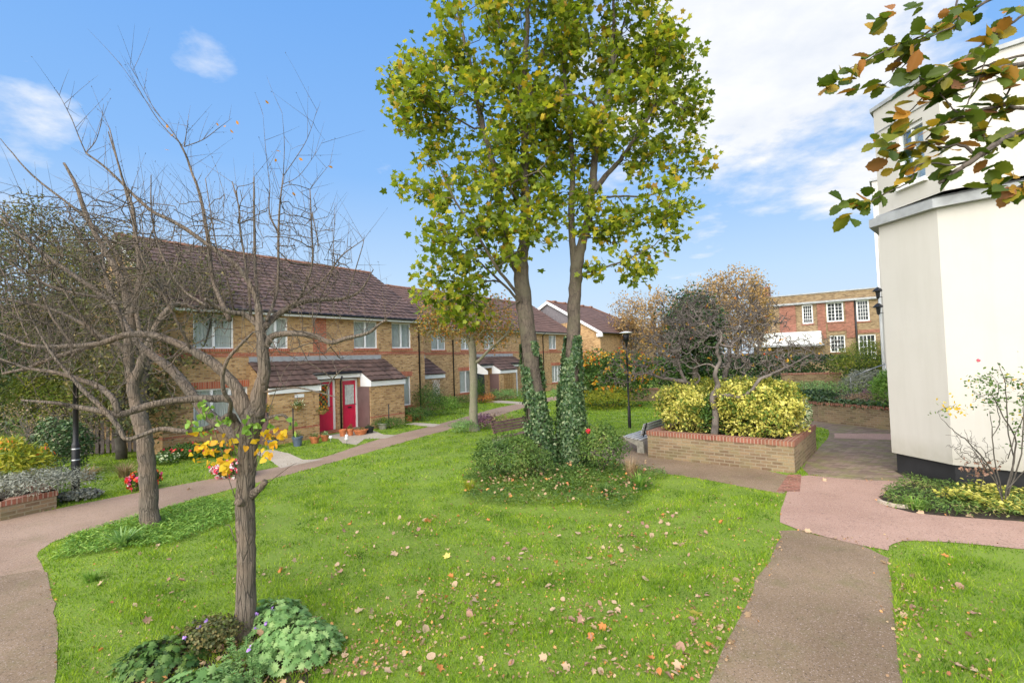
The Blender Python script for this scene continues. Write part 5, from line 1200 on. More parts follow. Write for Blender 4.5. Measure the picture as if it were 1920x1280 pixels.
# ---- bed below the sycamores
bush('shrub', 'low variegated evergreen shrub at the left foot of the sycamores', 'shrub', (-.2, 11.0), (.75, .6, .95), 6000, 'oval', (.035, .06), 'herb', 0, 81, 0, 2.4, .25, 3, .6, .3, 14)
bush('shrub', 'small yellowing shrub between the left shrub and the ivy trunks', 'shrub', (.42, 10.75), (.45, .4, .75), 1500, 'lance', (.04, .08), 'herb', 0, 82, 0, 2., .3, 3, .5, .2, 12)
bush('rose_bush', 'leafy rose bush with one red bloom at the right of the sycamores', 'rose bush', (2.0, 11.15), (.55, .48, 1.12), 3400, 'oval', (.035, .07), 'herb', 0, 83, 0, 2., .3, 3, .5, .2, 16)
rb = at(1103, 808, 11.1); L_ = Leaves(); rg = np.random.default_rng(3); rz = thing('rose', 'single red rose bloom on top of the rose bush', 'flower', tuple(rb))
dd = rg.normal(0, 1, (26, 3)); dd /= np.linalg.norm(dd, axis=1)[:, None]
L_.add(np.array(rb)+dd*.02, .065, 'round', rg, N=dd, tw=1, fold=-.5).build('petal', M['redfl'], rz)
mb = MB(rb); mb.tube([rb, rb+[.0, .02, -.2], rb+[.03, .05, -.45]], .004, 5); mb.build('stem', M['twig'], rz)
def tuft(name, label, cat, c, n, h, m, spread=.5, wid=.02, seed=1, r0=.08, group=None):
    rg = np.random.default_rng(seed); root = thing(name, label, cat, (c[0], c[1], 0), group=group)
    a = rg.uniform(0, 6.283, n); rr = rg.uniform(0, r0, n); hh = h*rg.uniform(.6, 1.1, n); sp = spread*rg.uniform(.2, 1.1, n)
    t_ = np.linspace(0, 1, 5); V = np.zeros((n, 5, 2, 3))
    for k, tt in enumerate(t_):
        x = rr+sp*hh*tt**1.6*1.2; z = hh*(tt-.35*sp*tt**2.2)
        w_ = wid*(1-tt)**.6*.5*rg.uniform(.7, 1.3, n)
        for j, s_ in enumerate((-1, 1)):
            V[:, k, j, 0] = c[0]+x*np.cos(a)-s_*w_*np.sin(a); V[:, k, j, 1] = c[1]+x*np.sin(a)+s_*w_*np.cos(a); V[:, k, j, 2] = z
    q = np.array([[0, 1, 3, 2], [2, 3, 5, 4], [4, 5, 7, 6], [6, 7, 9, 8]]); F = (q[None]+(np.arange(n)*10)[:, None, None]).reshape(-1, 4)
    ob('foliage', np_mesh('foliage', V.reshape(-1, 3)-np.array([c[0], c[1], 0]), F.ravel(), np.full(len(F), 4)), M[m], root); return root
tuft('grass_clump', 'bright strap leaved clump at the right front of the sycamore bed', 'plant', (2.45, 9.75), 130, .38, 'bright', .7, .022, 5)
tuft('grass_clump', 'pale dry grass tuft behind the strap leaved clump', 'plant', (2.45, 10.4), 130, .6, 'straw', .35, .012, 6)
tuft('grass_clump', 'wispy green grass clump at the front of the sycamore bed', 'plant', (1.7, 9.3), 160, .32, 'green', .6, .014, 7)
tuft('grass_clump', 'yellow green grass tuft at the left end of the sycamore bed', 'plant', (-.95, 9.9), 140, .3, 'yellowg', .5, .014, 8)
def cover(name, label, poly, n, h, shape, size, m, seed, cat='ground cover', z0=0., lumps=2.5, up=.6):
    rg = np.random.default_rng(seed); pa = np.array(poly); lo, hi = pa.min(0), pa.max(0)
    P = rg.uniform(lo, hi, (n*3, 2)); P = P[in_poly(P, poly)][:n]
    z = h*(.35+.65*np.clip(.5+.5*vnoise(P, lumps, seed)+.25*vnoise(P, lumps*3, seed+1), 0, 1.2))*rg.uniform(.35, 1., len(P))
    Q = np.column_stack([P, z0+.01+z]); o = Leaves().add(Q, rg.uniform(*size, len(Q)), shape, rg, up=up, fold=.2).build(name, M[m])
    return tag(o, label, cat, kind='stuff')
inner_bed = twin_bed
cover('ground_cover', 'low green ground cover plants below the sycamores', inner_bed, 13000, .2, 'lance', (.04, .09), 'herb', 91)
cover('yellow_ground_cover', 'yellow green herbs growing at the foot of the ivy trunks', [(.2, 9.9), (1.3, 9.6), (1.9, 10.4), (1.2, 11.2), (.4, 10.9)], 1300, .35, 'oval', (.04, .07), 'herb', 92)

# ---- bed at the foot of the nearest tree
def geran(label, c, r, h, n, seed, size=(.06, .1), m='geran'):
    rg = np.random.default_rng(seed); root = thing('geranium', label, 'plant', (c[0], c[1], 0), group='geranium clumps round the nearest tree')
    a = rg.uniform(0, 6.283, n); rr = np.sqrt(rg.uniform(0, 1, n)); x = c[0]+r[0]*rr*np.cos(a); y = c[1]+r[1]*rr*np.sin(a)
    z = h*(1-rr**2*.8)*rg.uniform(.6, 1.05, n)+.02; P = np.column_stack([x, y, z])
    N = np.column_stack([rr*np.cos(a), rr*np.sin(a), np.full(n, 1.)])+rg.normal(0, .3, (n, 3))
    T = np.column_stack([np.cos(a), np.sin(a), np.zeros(n)])
    Leaves().add(P, rg.uniform(*size, n), 'lobed', rg, N=N, T=T, tw=.7, fold=-.25, curl=.3, aspect=1.05).build('foliage', M[m], root)
    Wd = Wood(seed); b0 = np.column_stack([c[0]+(x-c[0])*.4, c[1]+(y-c[1])*.4, np.zeros(n)]); Wd.segs(b0, P, np.full(n, .0025), np.full(n, .0015), 3); Wd.build('stem', M['twig'], root)
geran('rounded green geranium clump to the right of the nearest trunk', (-2.12, 4.62), (.42, .36), .3, 620, 101, (.045, .075))
geran('upper geranium clump just behind the right geranium beside the trunk', (-2.55, 5.15), (.32, .26), .26, 330, 102, (.045, .075))
geran('large leaved pale geranium clump in front at the bottom of the picture', (-2.62, 3.95), (.42, .3), .24, 300, 103, (.065, .1))
geran('darker geranium clump with violet blooms left of the nearest trunk', (-3.3, 4.5), (.38, .3), .22, 380, 104, (.04, .07), 'green')
geran('little geranium seedling among dead leaves right of the green spurge', (-1.95, 3.95), (.16, .14), .12, 50, 105, (.04, .07))
def spurge(label, c, n, seed):
    rg = np.random.default_rng(seed); root = thing('spurge', label, 'plant', (c[0], c[1], 0)); L_ = Leaves(); Wd = Wood(seed)
    for i in range(n):
        b0 = np.array([c[0]+rg.normal(0, .16), c[1]+rg.normal(0, .12), 0]); h = rg.uniform(.14, .26); tp = b0+[rg.normal(0, .04), rg.normal(0, .04), h]
        Wd.segs([b0], [tp], [.003], [.002], 4); k = 46; t_ = rg.uniform(.3, 1, k)**.7; P = b0+(tp-b0)*t_[:, None]; a = rg.uniform(0, 6.283, k)
        T = np.column_stack([np.cos(a), np.sin(a), np.full(k, .35)]); L_.add(P, rg.uniform(.035, .05, k), 'lance', rg, N=np.column_stack([-np.cos(a)*.3, -np.sin(a)*.3, np.ones(k)]), T=T, tw=.1, aspect=.8)
    L_.build('foliage', M['geran'], root); Wd.build('stem', M['green'], root)
spurge('feathery green spurge clump directly in front of the nearest trunk', (-2.42, 4.22), 34, 111)
bush('shrub', 'small pale leaved bushy herb touching the left side of the nearest trunk', 'shrub', (-3.0, 4.75), (.28, .25, .28), 1500, 'round', (.018, .03), 'olive', 0, 112, 0, 2, .3, 4, .3, .3, 6, sr=.003)
L_ = Leaves(); rg = np.random.default_rng(5)
vr = thing('violet_flowers', 'scattered small violet blooms around the nearest tree foot', 'flowers', (-2.7, 4.6, 0)); P = []
for (px, py, Y, z) in ((482, 1150, 4.9, 0), (497, 1168, 4.8, 0), (478, 1177, 4.6, 0), (512, 1142, 5.0, 0), (347, 1196, 4.55, 0), (374, 1173, 4.7, 0), (465, 1217, 4.2, 0), (385, 1163, 4.7, 0)): P.append(at(px, py, Y))
for p in P: Leaves().add(p+rg.normal(0, .008, (5, 3)), .024, 'round', rg, up=.5).build('petal', M['violet'], vr)
cover('leafy_cover', 'bright green leafy weeds carpeting the ground round the left path bend', [(-7.2, 7.9), (-6.9, 8.9), (-6.45, 9.9), (-5.6, 9.6), (-5.0, 8.6), (-5.3, 7.6), (-6.1, 7.3), (-6.7, 7.05)], 6500, .13, 'lance', (.045, .09), 'bright', 93)
tuft('strap_plant', 'broad strap leaved plant in the weeds left of the second bare tree', 'plant', (-6.1, 7.55), 60, .34, 'geran', .8, .045, 9)
tuft('grass_clump', 'tall bright grass tuft at the left edge of the nearest tree bed', 'plant', (-3.35, 4.0), 150, .2, 'bright', .5, .008, 10)
tuft('grass_clump', 'coarse bright grass tuft by the kerb of the left path', 'plant', (-5.55, 6.35), 150, .14, 'bright', .6, .01, 12)

# ---- left raised bed, fence, shrubs
def ring_wall(name, label, pts, h, th, cat='wall', cop=.1, soil=True, closed=False, m='stock'):
    root = thing(name, label, cat, (pts[0][0], pts[0][1], 0)); O = (pts[0][0], pts[0][1], 0); a = MB(O); c = MB(O)
    for p, q in zip(pts[:-1], pts[1:]):
        p, q = np.array(p), np.array(q); d = (q-p)/np.linalg.norm(q-p); n = np.array([-d[1], d[0]]); ctr = (p+q)/2+n*th/2; hl = np.linalg.norm(q-p)/2
        a.obox((*ctr, (h-cop)/2-.01), (*(d*(hl)), 0), (*(n*th/2), 0), (0, 0, (h-cop)/2+.008))
        c.obox((*ctr, h-cop/2+.002), (*(d*(hl+.02)), 0), (*(n*(th/2+.015)), 0), (0, 0, cop/2))
    a.build('wall', M[m], root); c.build('coping', M['coping'], root); return root
wl = [gp(-260, 1010), gp(0, 977), gp(106, 953)]; far_ = (wl[2][0]-.809*3, wl[2][1]+.588*3)
ring_wall('raised_bed_wall', 'low brick wall with red coping round the left flower bed', [wl[0], wl[1], wl[2], far_], .36, .2)
sheet('bed_soil_left', [wl[0], wl[1], wl[2], far_, (-13.5, 10)], .26, M['soil'])
bush('lavender', 'grey silver lavender sprawling over the left raised bed wall', 'shrub', (-9.65, 9.75), (.95, .55, .45), 5200, 'lance', (.04, .08), 'silver', .3, 121, .35, 2, .25, 3, .3, .5, 30, sr=.004, tall=1.5)
bush('shrub', 'yellow and orange leaved shrub at the left picture edge', 'shrub', (-11.0, 10.5), (.85, .6, 1.0), 2200, 'lance', (.1, .18), 'yellowg', .25, 122, 0, 2, .3, 3, .5, .3, 16, extra=[('orange_foliage', 'orange', 60, 'lance', .11)])
bush('shrub', 'brown twiggy leafless shrub behind the yellow shrub', 'shrub', (-12.3, 12.8), (1.6, 1.0, 2.2), 1500, 'lance', (.03, .07), 'straw', 0, 123, 0, 2, .3, 3, .4, .1, 260, 'twigg', sr=.006)
bush('shrub', 'dark variegated evergreen shrub left of the garden fence', 'shrub', (-11.75, 12.6), (.62, .55, 1.5), 4500, 'oval', (.05, .09), 'ivy', 0, 124, 0, 2.4, .2, 3, .6, .3, 12)
bush('shrub', 'large yellow green leaved shrub overhanging the fence', 'shrub', (-14.3, 15.4), (1.7, .9, 1.85), 8000, 'lance', (.07, .14), 'yelgr', 1.0, 125, .2, 2.2, .25, 3, .6, .3, 24)
bush('shrub', 'dark green conifer mass filling the corner beyond the fence', 'shrub', (-16.5, 17.5), (3.0, 1.4, 4.2), 9000, 'lance', (.1, .2), 'dkgreen', 0, 126, .3, 2.2, .2, 3, .6, .2, 20)
tuft('grass_clump', 'straw coloured drooping grass beside the tall left lamp post', 'plant', (-9.95, 12.4), 220, .45, 'straw', .9, .012, 127, .12)
tuft('grass_clump', 'tan drooping fern clump next to the straw coloured grass', 'plant', (-10.7, 12.2), 180, .4, 'straw', .8, .012, 128, .12)
bush('shrub', 'small silver green herb at the foot of the left lamp post', 'shrub', (-9.3, 10.4), (.42, .3, .2), 900, 'round', (.035, .06), 'silver', 0, 129, 0, 2, .2, 3, .4, .5, 6, sr=.004)
def fence(label, p, q, h):
    p, q = np.array(p), np.array(q); L = np.linalg.norm(q-p); rot = math.atan2(*(q-p)[::-1]); root = thing('wooden_fence', label, 'fence', (p[0], p[1], 0), rot); n = int(L/.16)
    r_ = random.Random(3)
    for k in range(n): o = MB(); x = k*.16; o.box(x, x+.1, 0, .02, .05, h+r_.uniform(-.02, .02)); o.build('board', M['fence'], root)
    for z in (.35, h-.35): o = MB(); o.box(-.02, L, .021, .07, z, z+.09); o.build('rail', M['fence'], root)
    for x in (0, L/2, L-.1): o = MB(); o.box(x, x+.1, .071, .17, -.02, h+.05); o.build('post', M['fence'], root)
fence('dark brown slatted garden fence between the shrubs and the house gable', (-14.9, 15.6), W(5.75, 19.3)[:2], 1.55)
# dense backdrop beyond the fence
for i, (x, y, r_, h, m, lab) in enumerate([(-24, 21, 3.4, 5.5, 'dkgreen', 'dark evergreen thicket beyond the fence at the left edge'), (-21, 26, 3.6, 6.2, 'olive', 'olive thicket beyond the fence behind the slim trees'), (-29, 24, 3.5, 5.5, 'green', 'green thicket far beyond the fence at the left edge')]):
    bush('thicket', lab, 'shrub', (x, y), (r_, r_*.8, h), 9000, 'oval', (.12, .24), m, 0, 130+i, 0, 2.2, .25, 2.5, .6, .2, 20, sr=.02)
hs = thing('brick_house', 'brick house roof glimpsed through the trees beyond the fence', 'house', (-34, 30, 0), R(20))
mb = MB(); mb.box(-6, 6, 0, 8, -.02, 5); mb.build('wall', M['buff'], hs); mb = MB(); mb.q((-6.3, -.4, 4.9), (6.3, -.4, 4.9), (6.3, 4, 7.6), (-6.3, 4, 7.6)); mb.q((-6.3, 4, 7.6), (6.3, 4, 7.6), (6.3, 8.4, 4.9), (-6.3, 8.4, 4.9)); mb.q((-6.3, -.4, 4.9), (-6.3, 4, 7.6), (-6.3, 8.4, 4.9)); mb.q((6.3, -.4, 4.9), (6.3, 8.4, 4.9), (6.3, 4, 7.6)); mb.build('roof', M['tile2'], hs)

# ---- along the house fronts
def pot(label, x, y, r, h, m, plant='green', pn=60, ph=.2, seed=1, z0=0, group='plant pots by the front doors', fl=None):
    root = thing('potted_plant', label, 'plant pot', (x, y, z0), group=group); o = MB()
    o.lathe([(0, 0), (r*.68, 0), (r*.95, h*.82), (r*1.05, h*.83), (r*1.05, h), (r*.93, h), (r*.9, h*.9), (0, h*.9)], n=18, sm=False); o.build('pot', M[m], root)
    if pn:
        rg = np.random.default_rng(seed); d = rg.normal(0, 1, (pn*3, 3)); d[:, 2] = abs(d[:, 2]); d /= np.linalg.norm(d, axis=1)[:, None]
        P = np.array([x, y, z0+h*.9])+d*np.array([r*1.1, r*1.1, ph])*rg.uniform(.2, 1, (pn*3, 1)); Leaves().add(P, rg.uniform(.04, .08, len(P)), 'lance', rg, N=d+rg.normal(0, .4, d.shape), T=d, tw=.4).build('foliage', M[plant], root)
        if fl: P2 = P[rg.choice(len(P), 14)]; Leaves().add(clumps(P2, 4, .02, rg), .05, 'round', rg, up=.3).build('flower', M[fl], root)
pot('blue grey pot of pansies nearest the handrail post', -7.98, 15.98, .2, .3, 'bluepot', 'green', 50, .15, 1, fl='orange')
pot('blue grey pot with leafy plant, second from the left', -7.28, 16.28, .17, .32, 'bluepot', 'green', 60, .2, 2)
pot('terracotta pot beside the blue grey pots on the porch wall', -6.9, 16.75, .17, .24, 'terra', 'green', 50, .16, 3)
pot('terracotta pot of white flowers at the left door step', -6.72, 17.2, .14, .22, 'terra', 'green', 40, .14, 4, fl='whitev')
pot('slim terracotta pot in front of the black downpipe', -6.42, 18.15, .14, .26, 'terra', 'green', 0, .1, 5)
pot('reddish pot with a small plant right of the downpipe', -6.2, 18.3, .14, .26, 'terra', 'green', 45, .2, 6)
pot('wide shallow brown bowl before the right red door', -5.85, 18.45, .27, .2, 'terra', 'olive', 50, .1, 7)
pot('dark plastic pot at the foot of the brown cupboard', -5.6, 18.75, .17, .24, 'plinth', 'dkgreen', 40, .14, 8)
pot('terracotta pot with ferns beyond the porch corner', -4.75, 21.8, .22, .36, 'terra', 'green', 60, .2, 9)
pot('red pot with tall foliage beside the far downpipe', -4.45, 22.5, .2, .34, 'terra', 'green', 70, .45, 10)
pot('stone trough of yellow flowers under the handrail by the porch box', -5.35, 19.75, .2, .24, 'conc', 'green', 60, .3, 11, fl='yellowg')
def globe(label, x, y):
    root = thing('garden_light', label, 'garden light', (x, y, 0), group='little garden lights on the front grass'); o = MB(); o.tube([(0, 0, 0), (0, 0, .14)], .008, 6); o.build('stem', M['steel'], root)
    o = MB(); o.lathe([(0, .12), (.045, .15), (.06, .19), (.045, .235), (0, .25)], n=14); o.build('globe', M['globe'], root)
globe('left small glass globe light in the front grass', -6.35, 16.75); globe('right small glass globe light in the front grass', -5.65, 16.3); globe('glass globe light behind the right one near the paving', -5.85, 16.9)
def basket(label, u, w_, z, fl):
    p = W(u, w_, z); root = thing('hanging_basket', label, 'hanging basket', p); o = MB(); o.lathe([(0, -.16), (.1, -.13), (.16, -.04), (.17, 0), (.15, 0), (0, -.03)], n=14, sm=False); o.build('basket', M['wicker'], root)
    rg = np.random.default_rng(int(u*10)); P = np.array(p)+rg.normal(0, 1, (260, 3))*[.1, .1, .07]+[0, 0, .03]; Leaves().add(P, rg.uniform(.03, .06, 260), 'oval', rg, up=.3, droop=.5).build('foliage', M['green'], root)
    Leaves().add(P[:60]+[0, 0, .05], .045, 'round', rg, up=.4).build('flower', M[fl], root)
    o = MB(p); q = np.array(p); o.tube([q+[0, 0, .0], q+[0, 0, .35], q+[-.13, .1, .38]], .006, 5); o.build('bracket', M['black'], root)
basket('hanging basket of white flowers on the left porch wall', 9.35, 16.22, 1.28, 'whitev'); basket('wicker hanging basket at the corner beside the left red door', 10.3, 16.2, 1.02, 'orange'); basket('orange bloom hanging basket by the brown side door', 8.2, 16.3, 1.3, 'orange')
for lab, u, w_, h in (('black handrail post at the left corner of the porch', 8.15, 15.95, 1.15), ('black handrail post rising beside the blue grey pots', 9.05, 16.0, 1.2), ('black handrail post before the right porch box', 13.15, 15.95, .95)):
    root = thing('handrail_post', lab, 'post', W(u, w_), group='black posts by the porch'); o = MB(); o.tube([(0, 0, -.02), (0, 0, h)], .022, 8); o.lathe([(.03, h), (.03, h+.02), (0, h+.03)], n=8); o.build('post', M['black'], root)
def lattice(label, u, w_, x, z0, wd, h, m, diag):
    root = thing('trellis', label, 'trellis', W(u, w_, z0), GRID); o = MB()
    if diag:
        for k in range(-4, 9):
            for s_ in (-1, 1):
                pts = [(x0, z) for z in np.linspace(0, h, 30) for x0 in [k*.12+(z if s_ > 0 else -z)*.55] if 0 <= x0 <= wd]
                if len(pts) > 1: o.tube([(pts[0][0], 0, pts[0][1]), (pts[-1][0], 0, pts[-1][1])], .009, 4)
    else:
        for k in range(6): o.box(k*wd/5, k*wd/5+.03, 0, .015, 0, h)
        for k in range(8): o.box(0, wd+.03, -.016, -.001, k*h/7.3, k*h/7.3+.03)
    o.build('lattice', M[m], root)
lattice('white diamond trellis on the first porch of the middle house', 18.9, 19.24, 0, .35, .6, 1.3, 'white', True); lattice('brown square trellis on the porch wall left of the blue door', 25.5, 19.25, 0, .25, .95, 1.4, 'wicker', False)
bins = [('shrub', 'leafy climber and shrub at the foot of the middle house first porch', (-4.15, 23.7), (.8, .6, 1.5), 2600, 'lance', (.06, .12), 'green', 141), ('shrub', 'yellow green border plants under the middle house windows', (-3.55, 24.2), (.9, .55, .9), 2200, 'lance', (.06, .12), 'bright', 142),
        ('shrub', 'dark leafy plants beside the far downpipe of the nearest house', (-4.55, 21.9), (.9, .5, .6), 2000, 'lance', (.06, .12), 'green', 143), ('shrub', 'low border plants at the foot of the right porch box', (-5.1, 19.9), (.8, .4, .42), 1600, 'lance', (.05, .09), 'green', 144),
        ('shrub', 'small red leaved shrub beside the dark open porch', (-1.9, 30.2), (.7, .5, .55), 900, 'oval', (.05, .1), 'deadrust', 145), ('shrub', 'blue green border plant below the brown trellis', (-.6, 31.6), (1.2, .5, .7), 1800, 'lance', (.08, .14), 'geran', 146),
        ('shrub', 'climbing plant beside the dark open porch of the middle house', (-2.1, 29.8), (.35, .35, 1.5), 900, 'oval', (.06, .1), 'green', 147), ('shrub', 'border shrub under the windows of the middle house', (-3.1, 27.3), (1.0, .5, .7), 1600, 'lance', (.06, .12), 'green', 148),
        ('shrub', 'bedding shrub with red blooms below the front room window', (-9.6, 14.7), (1.1, .4, .42), 2600, 'oval', (.05, .09), 'green', 149), ('shrub', 'purple brown leaved shrub at the foot of the small autumn tree', (-1.2, 18.9), (.5, .4, .55), 700, 'oval', (.05, .09), 'purple', 150),
        ('shrub', 'grey green shrub left of the small autumn tree trunk', (-1.9, 18.2), (.5, .4, .45), 1200, 'lance', (.05, .1), 'geran', 151), ('shrub', 'dried brown stems right of the small autumn tree trunk', (-.6, 18.9), (.7, .4, .6), 500, 'oval', (.04, .07), 'straw', 152)]
for nm, lab, c, rd, n, shp, sz, m, sd_ in bins:
    bush(nm, lab, 'shrub', c, rd, n, shp, sz, m, 0, sd_, 0, 2, .3, 3, .3, .2, 12, sr=.005, tall=1., extra=[('flower', 'redfl', 30, 'round', .06)] if sd_ == 149 else None)
bush('flower_clump', 'red and orange bedding flowers on the grass left of the second bare tree', 'flowers', (-8.45, 11.1), (.3, .28, .42), 900, 'oval', (.04, .07), 'green', 0, 153, 0, 2, .2, 3, .5, .3, 0, extra=[('flower', 'redmix', 95, 'round', .06)])
bush('flower_clump', 'pink and white bedding flowers behind the nearest trunk', 'flowers', (-7.0, 12.1), (.5, .34, .34), 1200, 'oval', (.04, .07), 'green', 0, 154, 0, 2, .2, 3, .5, .3, 0, extra=[('flower', 'mixfl', 190, 'round', .065)])
bush('flower_clump', 'white daisies at the corner of the house', 'flowers', (-10.0, 13.9), (.35, .3, .3), 500, 'oval', (.04, .07), 'green', 0, 155, 0, 2, .2, 3, .5, .3, 0, extra=[('flower', 'whitev', 40, 'round', .05)])

# ---- back of the garden
bush('shrub', 'big mixed green shrub with orange leaves left of the thin lamp post', 'shrub', (5.2, 25.4), (2.2, 1.4, 2.9), 8500, 'oval', (.08, .16), 'green', 0, 161, 0, 2.2, .3, 3, .55, .2, 30, sr=.015, extra=[('orange_foliage', 'orange', 190, 'oval', .17)])
bush('shrub', 'yellow olive shrub in front of the big mixed shrub', 'shrub', (4.6, 24.3), (1.5, .8, 1.1), 4200, 'lance', (.06, .12), 'yellowg', 0, 162, 0, 2, .3, 3, .5, .2, 16)
bush('shrub', 'grey green shrub at the back edge of the far lawn', 'shrub', (3.6, 26.6), (1.5, .8, 1.3), 3600, 'oval', (.07, .13), 'geran', 0, 163, 0, 2, .3, 3, .5, .2, 16)
ring_wall('garden_wall', 'low red coped brick wall at the back of the far lawn', [(6.6, 28.2), (11.2, 26.4)], .75, .22)
bush('hedge', 'long dark green hedge in front of the old brick building', 'hedge', (16.5, 32.0), (7.2, .8, 2.25), 14000, 'oval', (.1, .2), 'dkgreen', 0, 164, R(-30), 5, .12, 4, .7, .3, 40, sr=.015)
bush('hedge', 'lighter hedge below the last house of the terrace', 'hedge', (9.3, 34.0), (4.2, .8, 2.3), 7000, 'oval', (.1, .2), 'green', 0, 165, R(-20), 5, .15, 4, .7, .3, 30, sr=.015)
fp, fq = (11.0, 27.4), (16.6, 24.6)
fence('low brown fence in front of the long dark hedge', fp, fq, .85)
ring_wall('curved_bed_wall', 'brick wall of the ivy edged bed beside the cream block', [(13.6, 15.0), (12.18, 15.83), (11.27, 18.04), (11.0, 20.5), (9.8, 23.5)][::-1][::1], .72, .25)
wallbed = [(11.45, 18.1), (12.3, 16.0), (14.2, 15.2), (17.0, 18), (15, 24), (10.2, 23.5), (11.2, 20.5)]
sheet('bed_soil_back', wallbed, .6, M['soil'])
rg = np.random.default_rng(8); P = []
for p, q in zip([(11.1, 20.3), (11.3, 18.0), (12.2, 15.85)], [(11.3, 18.0), (12.2, 15.85), (12.9, 15.45)]):
    t_ = rg.uniform(0, 1, 900)[:, None]; b_ = np.array(p)*(1-t_)+np.array(q)*t_; b_ += rg.normal(0, .13, b_.shape)+[.12, .06]; P.append(np.column_stack([b_, .74+np.abs(rg.normal(0, .07, 900))-.12*(rg.uniform(0, 1, 900) < .3)]))
iv = thing('ivy', 'ivy spilling over the coping of the curved bed wall', 'climbing plant', (11.4, 18, .7)); Leaves().add(np.vstack(P), rg.uniform(.06, .1, 2700), 'ivy', rg, up=.5).build('foliage', M['ivy'], iv)
for i, (lab, c, rd, n, shp, sz, m) in enumerate([
    ('grey green mounded shrub behind the golden hedge', (10.4, 21.6), (1.5, 1.0, .9), 4200, 'lance', (.06, .11), 'silver'), ('blue green cushion shrub left in the curved bed', (12.3, 20.0), (1.3, .9, .75), 3600, 'lance', (.05, .1), 'geran'),
    ('tall grey green shrub in the curved bed near the cream block', (14.3, 19.6), (1.0, .8, 1.15), 3600, 'lance', (.06, .11), 'silver'), ('purple heather patch in the curved bed', (13.6, 18.0), (.7, .5, .65), 2000, 'lance', (.04, .08), 'purple'),
    ('dry pink brown flower stems above the ivy edging', (12.7, 17.6), (.9, .6, .4), 1800, 'lance', (.04, .08), 'straw'), ('dark leafy shrub in the middle of the curved bed', (11.8, 19.0), (.8, .6, .5), 1800, 'oval', (.05, .09), 'dkgreen'),
    ('bright golden green conifer against the cream wall', (12.6, 16.15), (.62, .5, 1.25), 4800, 'lance', (.06, .12), 'bright'), ('large rounded bronze green bush before the old brick building', (19.4, 26.3), (2.2, 1.6, 2.5), 9000, 'lance', (.07, .14), 'yelgr')]):
    bush('shrub', lab, 'shrub', c, rd, n, shp, sz, m, .6 if i < 7 else .5, 170+i, 0, 2.2, .2, 3, .55, .2, 16, sr=.006, tall=.6)
ring_wall('garden_wall', 'short red coped brick wall left of the rounded bronze bush', [(15.4, 27.8), (18.2, 26.9)], 1.35, .25, m='oldbrick')
hr = thing('handrail', 'thin sloping metal handrail beside the cream block', 'handrail', (14.5, 19, 0)); o = MB((14.5, 19, 0)); o.tube([at(1660, 682, 19), at(1625, 695, 19.2), at(1595, 708, 19.6)], .02, 6); o.tube([at(1660, 682, 19), (at(1660, 682, 19)[0], 19, .5)], .018, 6); o.tube([at(1595, 708, 19.6), (at(1595, 708, 19.6)[0], 19.6, .5)], .018, 6); o.build('rail', M['steel'], hr)

# far trees
for i, (px, top, Y, wpx, m, n, lab, wm) in enumerate([
    (1383, 503, 40, 56, 'tan', 5600, 'tallest golden brown autumn tree beside the old brick building', 'twigg'), (1330, 522, 38, 50, 'tan', 4600, 'golden brown autumn tree left of the tallest one', 'twigg'), (1240, 545, 42, 42, 'tan', 4200, 'thin pinkish autumn tree left of the dark evergreen', 'twigg'),
    (1185, 555, 46, 40, 'tan', 3000, 'thin autumn tree rising behind the last terrace roof', 'twigg'), (1425, 512, 43, 22, 'tan', 2600, 'autumn tree touching the left end of the old brick building', 'twigg'), (1305, 560, 30, 50, 'dkgreen', 9000, 'dark evergreen tree behind the crooked trees', 'darkbark')]):
    s_ = Y/_f; hy = 672+.032*(960-px); g0 = hy+CAMZ/s_; H = g0-top
    baretree('autumn_tree' if i < 5 else 'evergreen_tree', lab, (px, g0), Y, [
        ([(px, g0), (px-1, g0-H*.25), (px+2, g0-H*.5), (px, g0-H*.8)], [.22, .17, .12, .03]), ([(px, g0-H*.25), (px-wpx*.3, g0-H*.5), (px-wpx*.5, g0-H*.8)], [.12, .08, .03]), ([(px, g0-H*.3), (px+wpx*.3, g0-H*.5), (px+wpx*.5, g0-H*.78)], [.12, .08, .03])],
        [(px, top+H*.3, wpx, H*.3, 0, wpx*s_*.8), (px, top+H*.5, wpx*.9, H*.25, 0, wpx*s_*.8)], Y, 180+i, wm, 420, .012, 380, 'autumn trees behind the garden' if i < 5 else None, (m, n, 'oval', 5, .22), lsize=(.12, .26), rmax=.1, wl=(.5, 1.3), up=.3)

# ================================================================== RIGHT BED
br_ = [(6.25, 8.25), (6.4, 7.9), (6.9, 7.63), (7.62, 7.36), (12.3, 4.7), (12.5, 5.5), (8.9, 8.5), (8.2, 9.3), (7.9, 9.9), (6.6, 8.85)]
cover('ground_cover', 'low green weeds covering the bed by the cream block', br_, 11000, .2, 'lance', (.05, .09), 'herb', 191)
cover('variegated_cover', 'cream and yellow variegated ground cover along the black plinth', [(7.2, 8.5), (7.4, 7.7), (8.4, 7.15), (11.8, 5.2), (12, 5.9), (9.0, 8.4), (8.3, 8.9)], 5200, .26, 'oval', (.05, .085), 'yellowv', 192)
tuft('grass_clump', 'bright grass tuft at the paved tip of the right bed', 'plant', (6.62, 8.12), 200, .2, 'bright', .6, .012, 193, .2)
stn = thing('edging_stone', 'pale curved edging stone at the tip of the right bed', 'stone', (6.3, 8.35, 0)); o = MB((6.3, 8.35, 0)); 
for k in range(6): a = 2.6+k*.22; o.obox((6.62+.36*math.cos(a+.5), 8.42+.33*math.sin(a+.5), .03), (.03*math.cos(a+.5), .03*math.sin(a+.5), 0), (-.045*math.sin(a+.5), .045*math.cos(a+.5), 0), (0, 0, .035))
o.build('stone', M['slab'], stn, bev=.01)
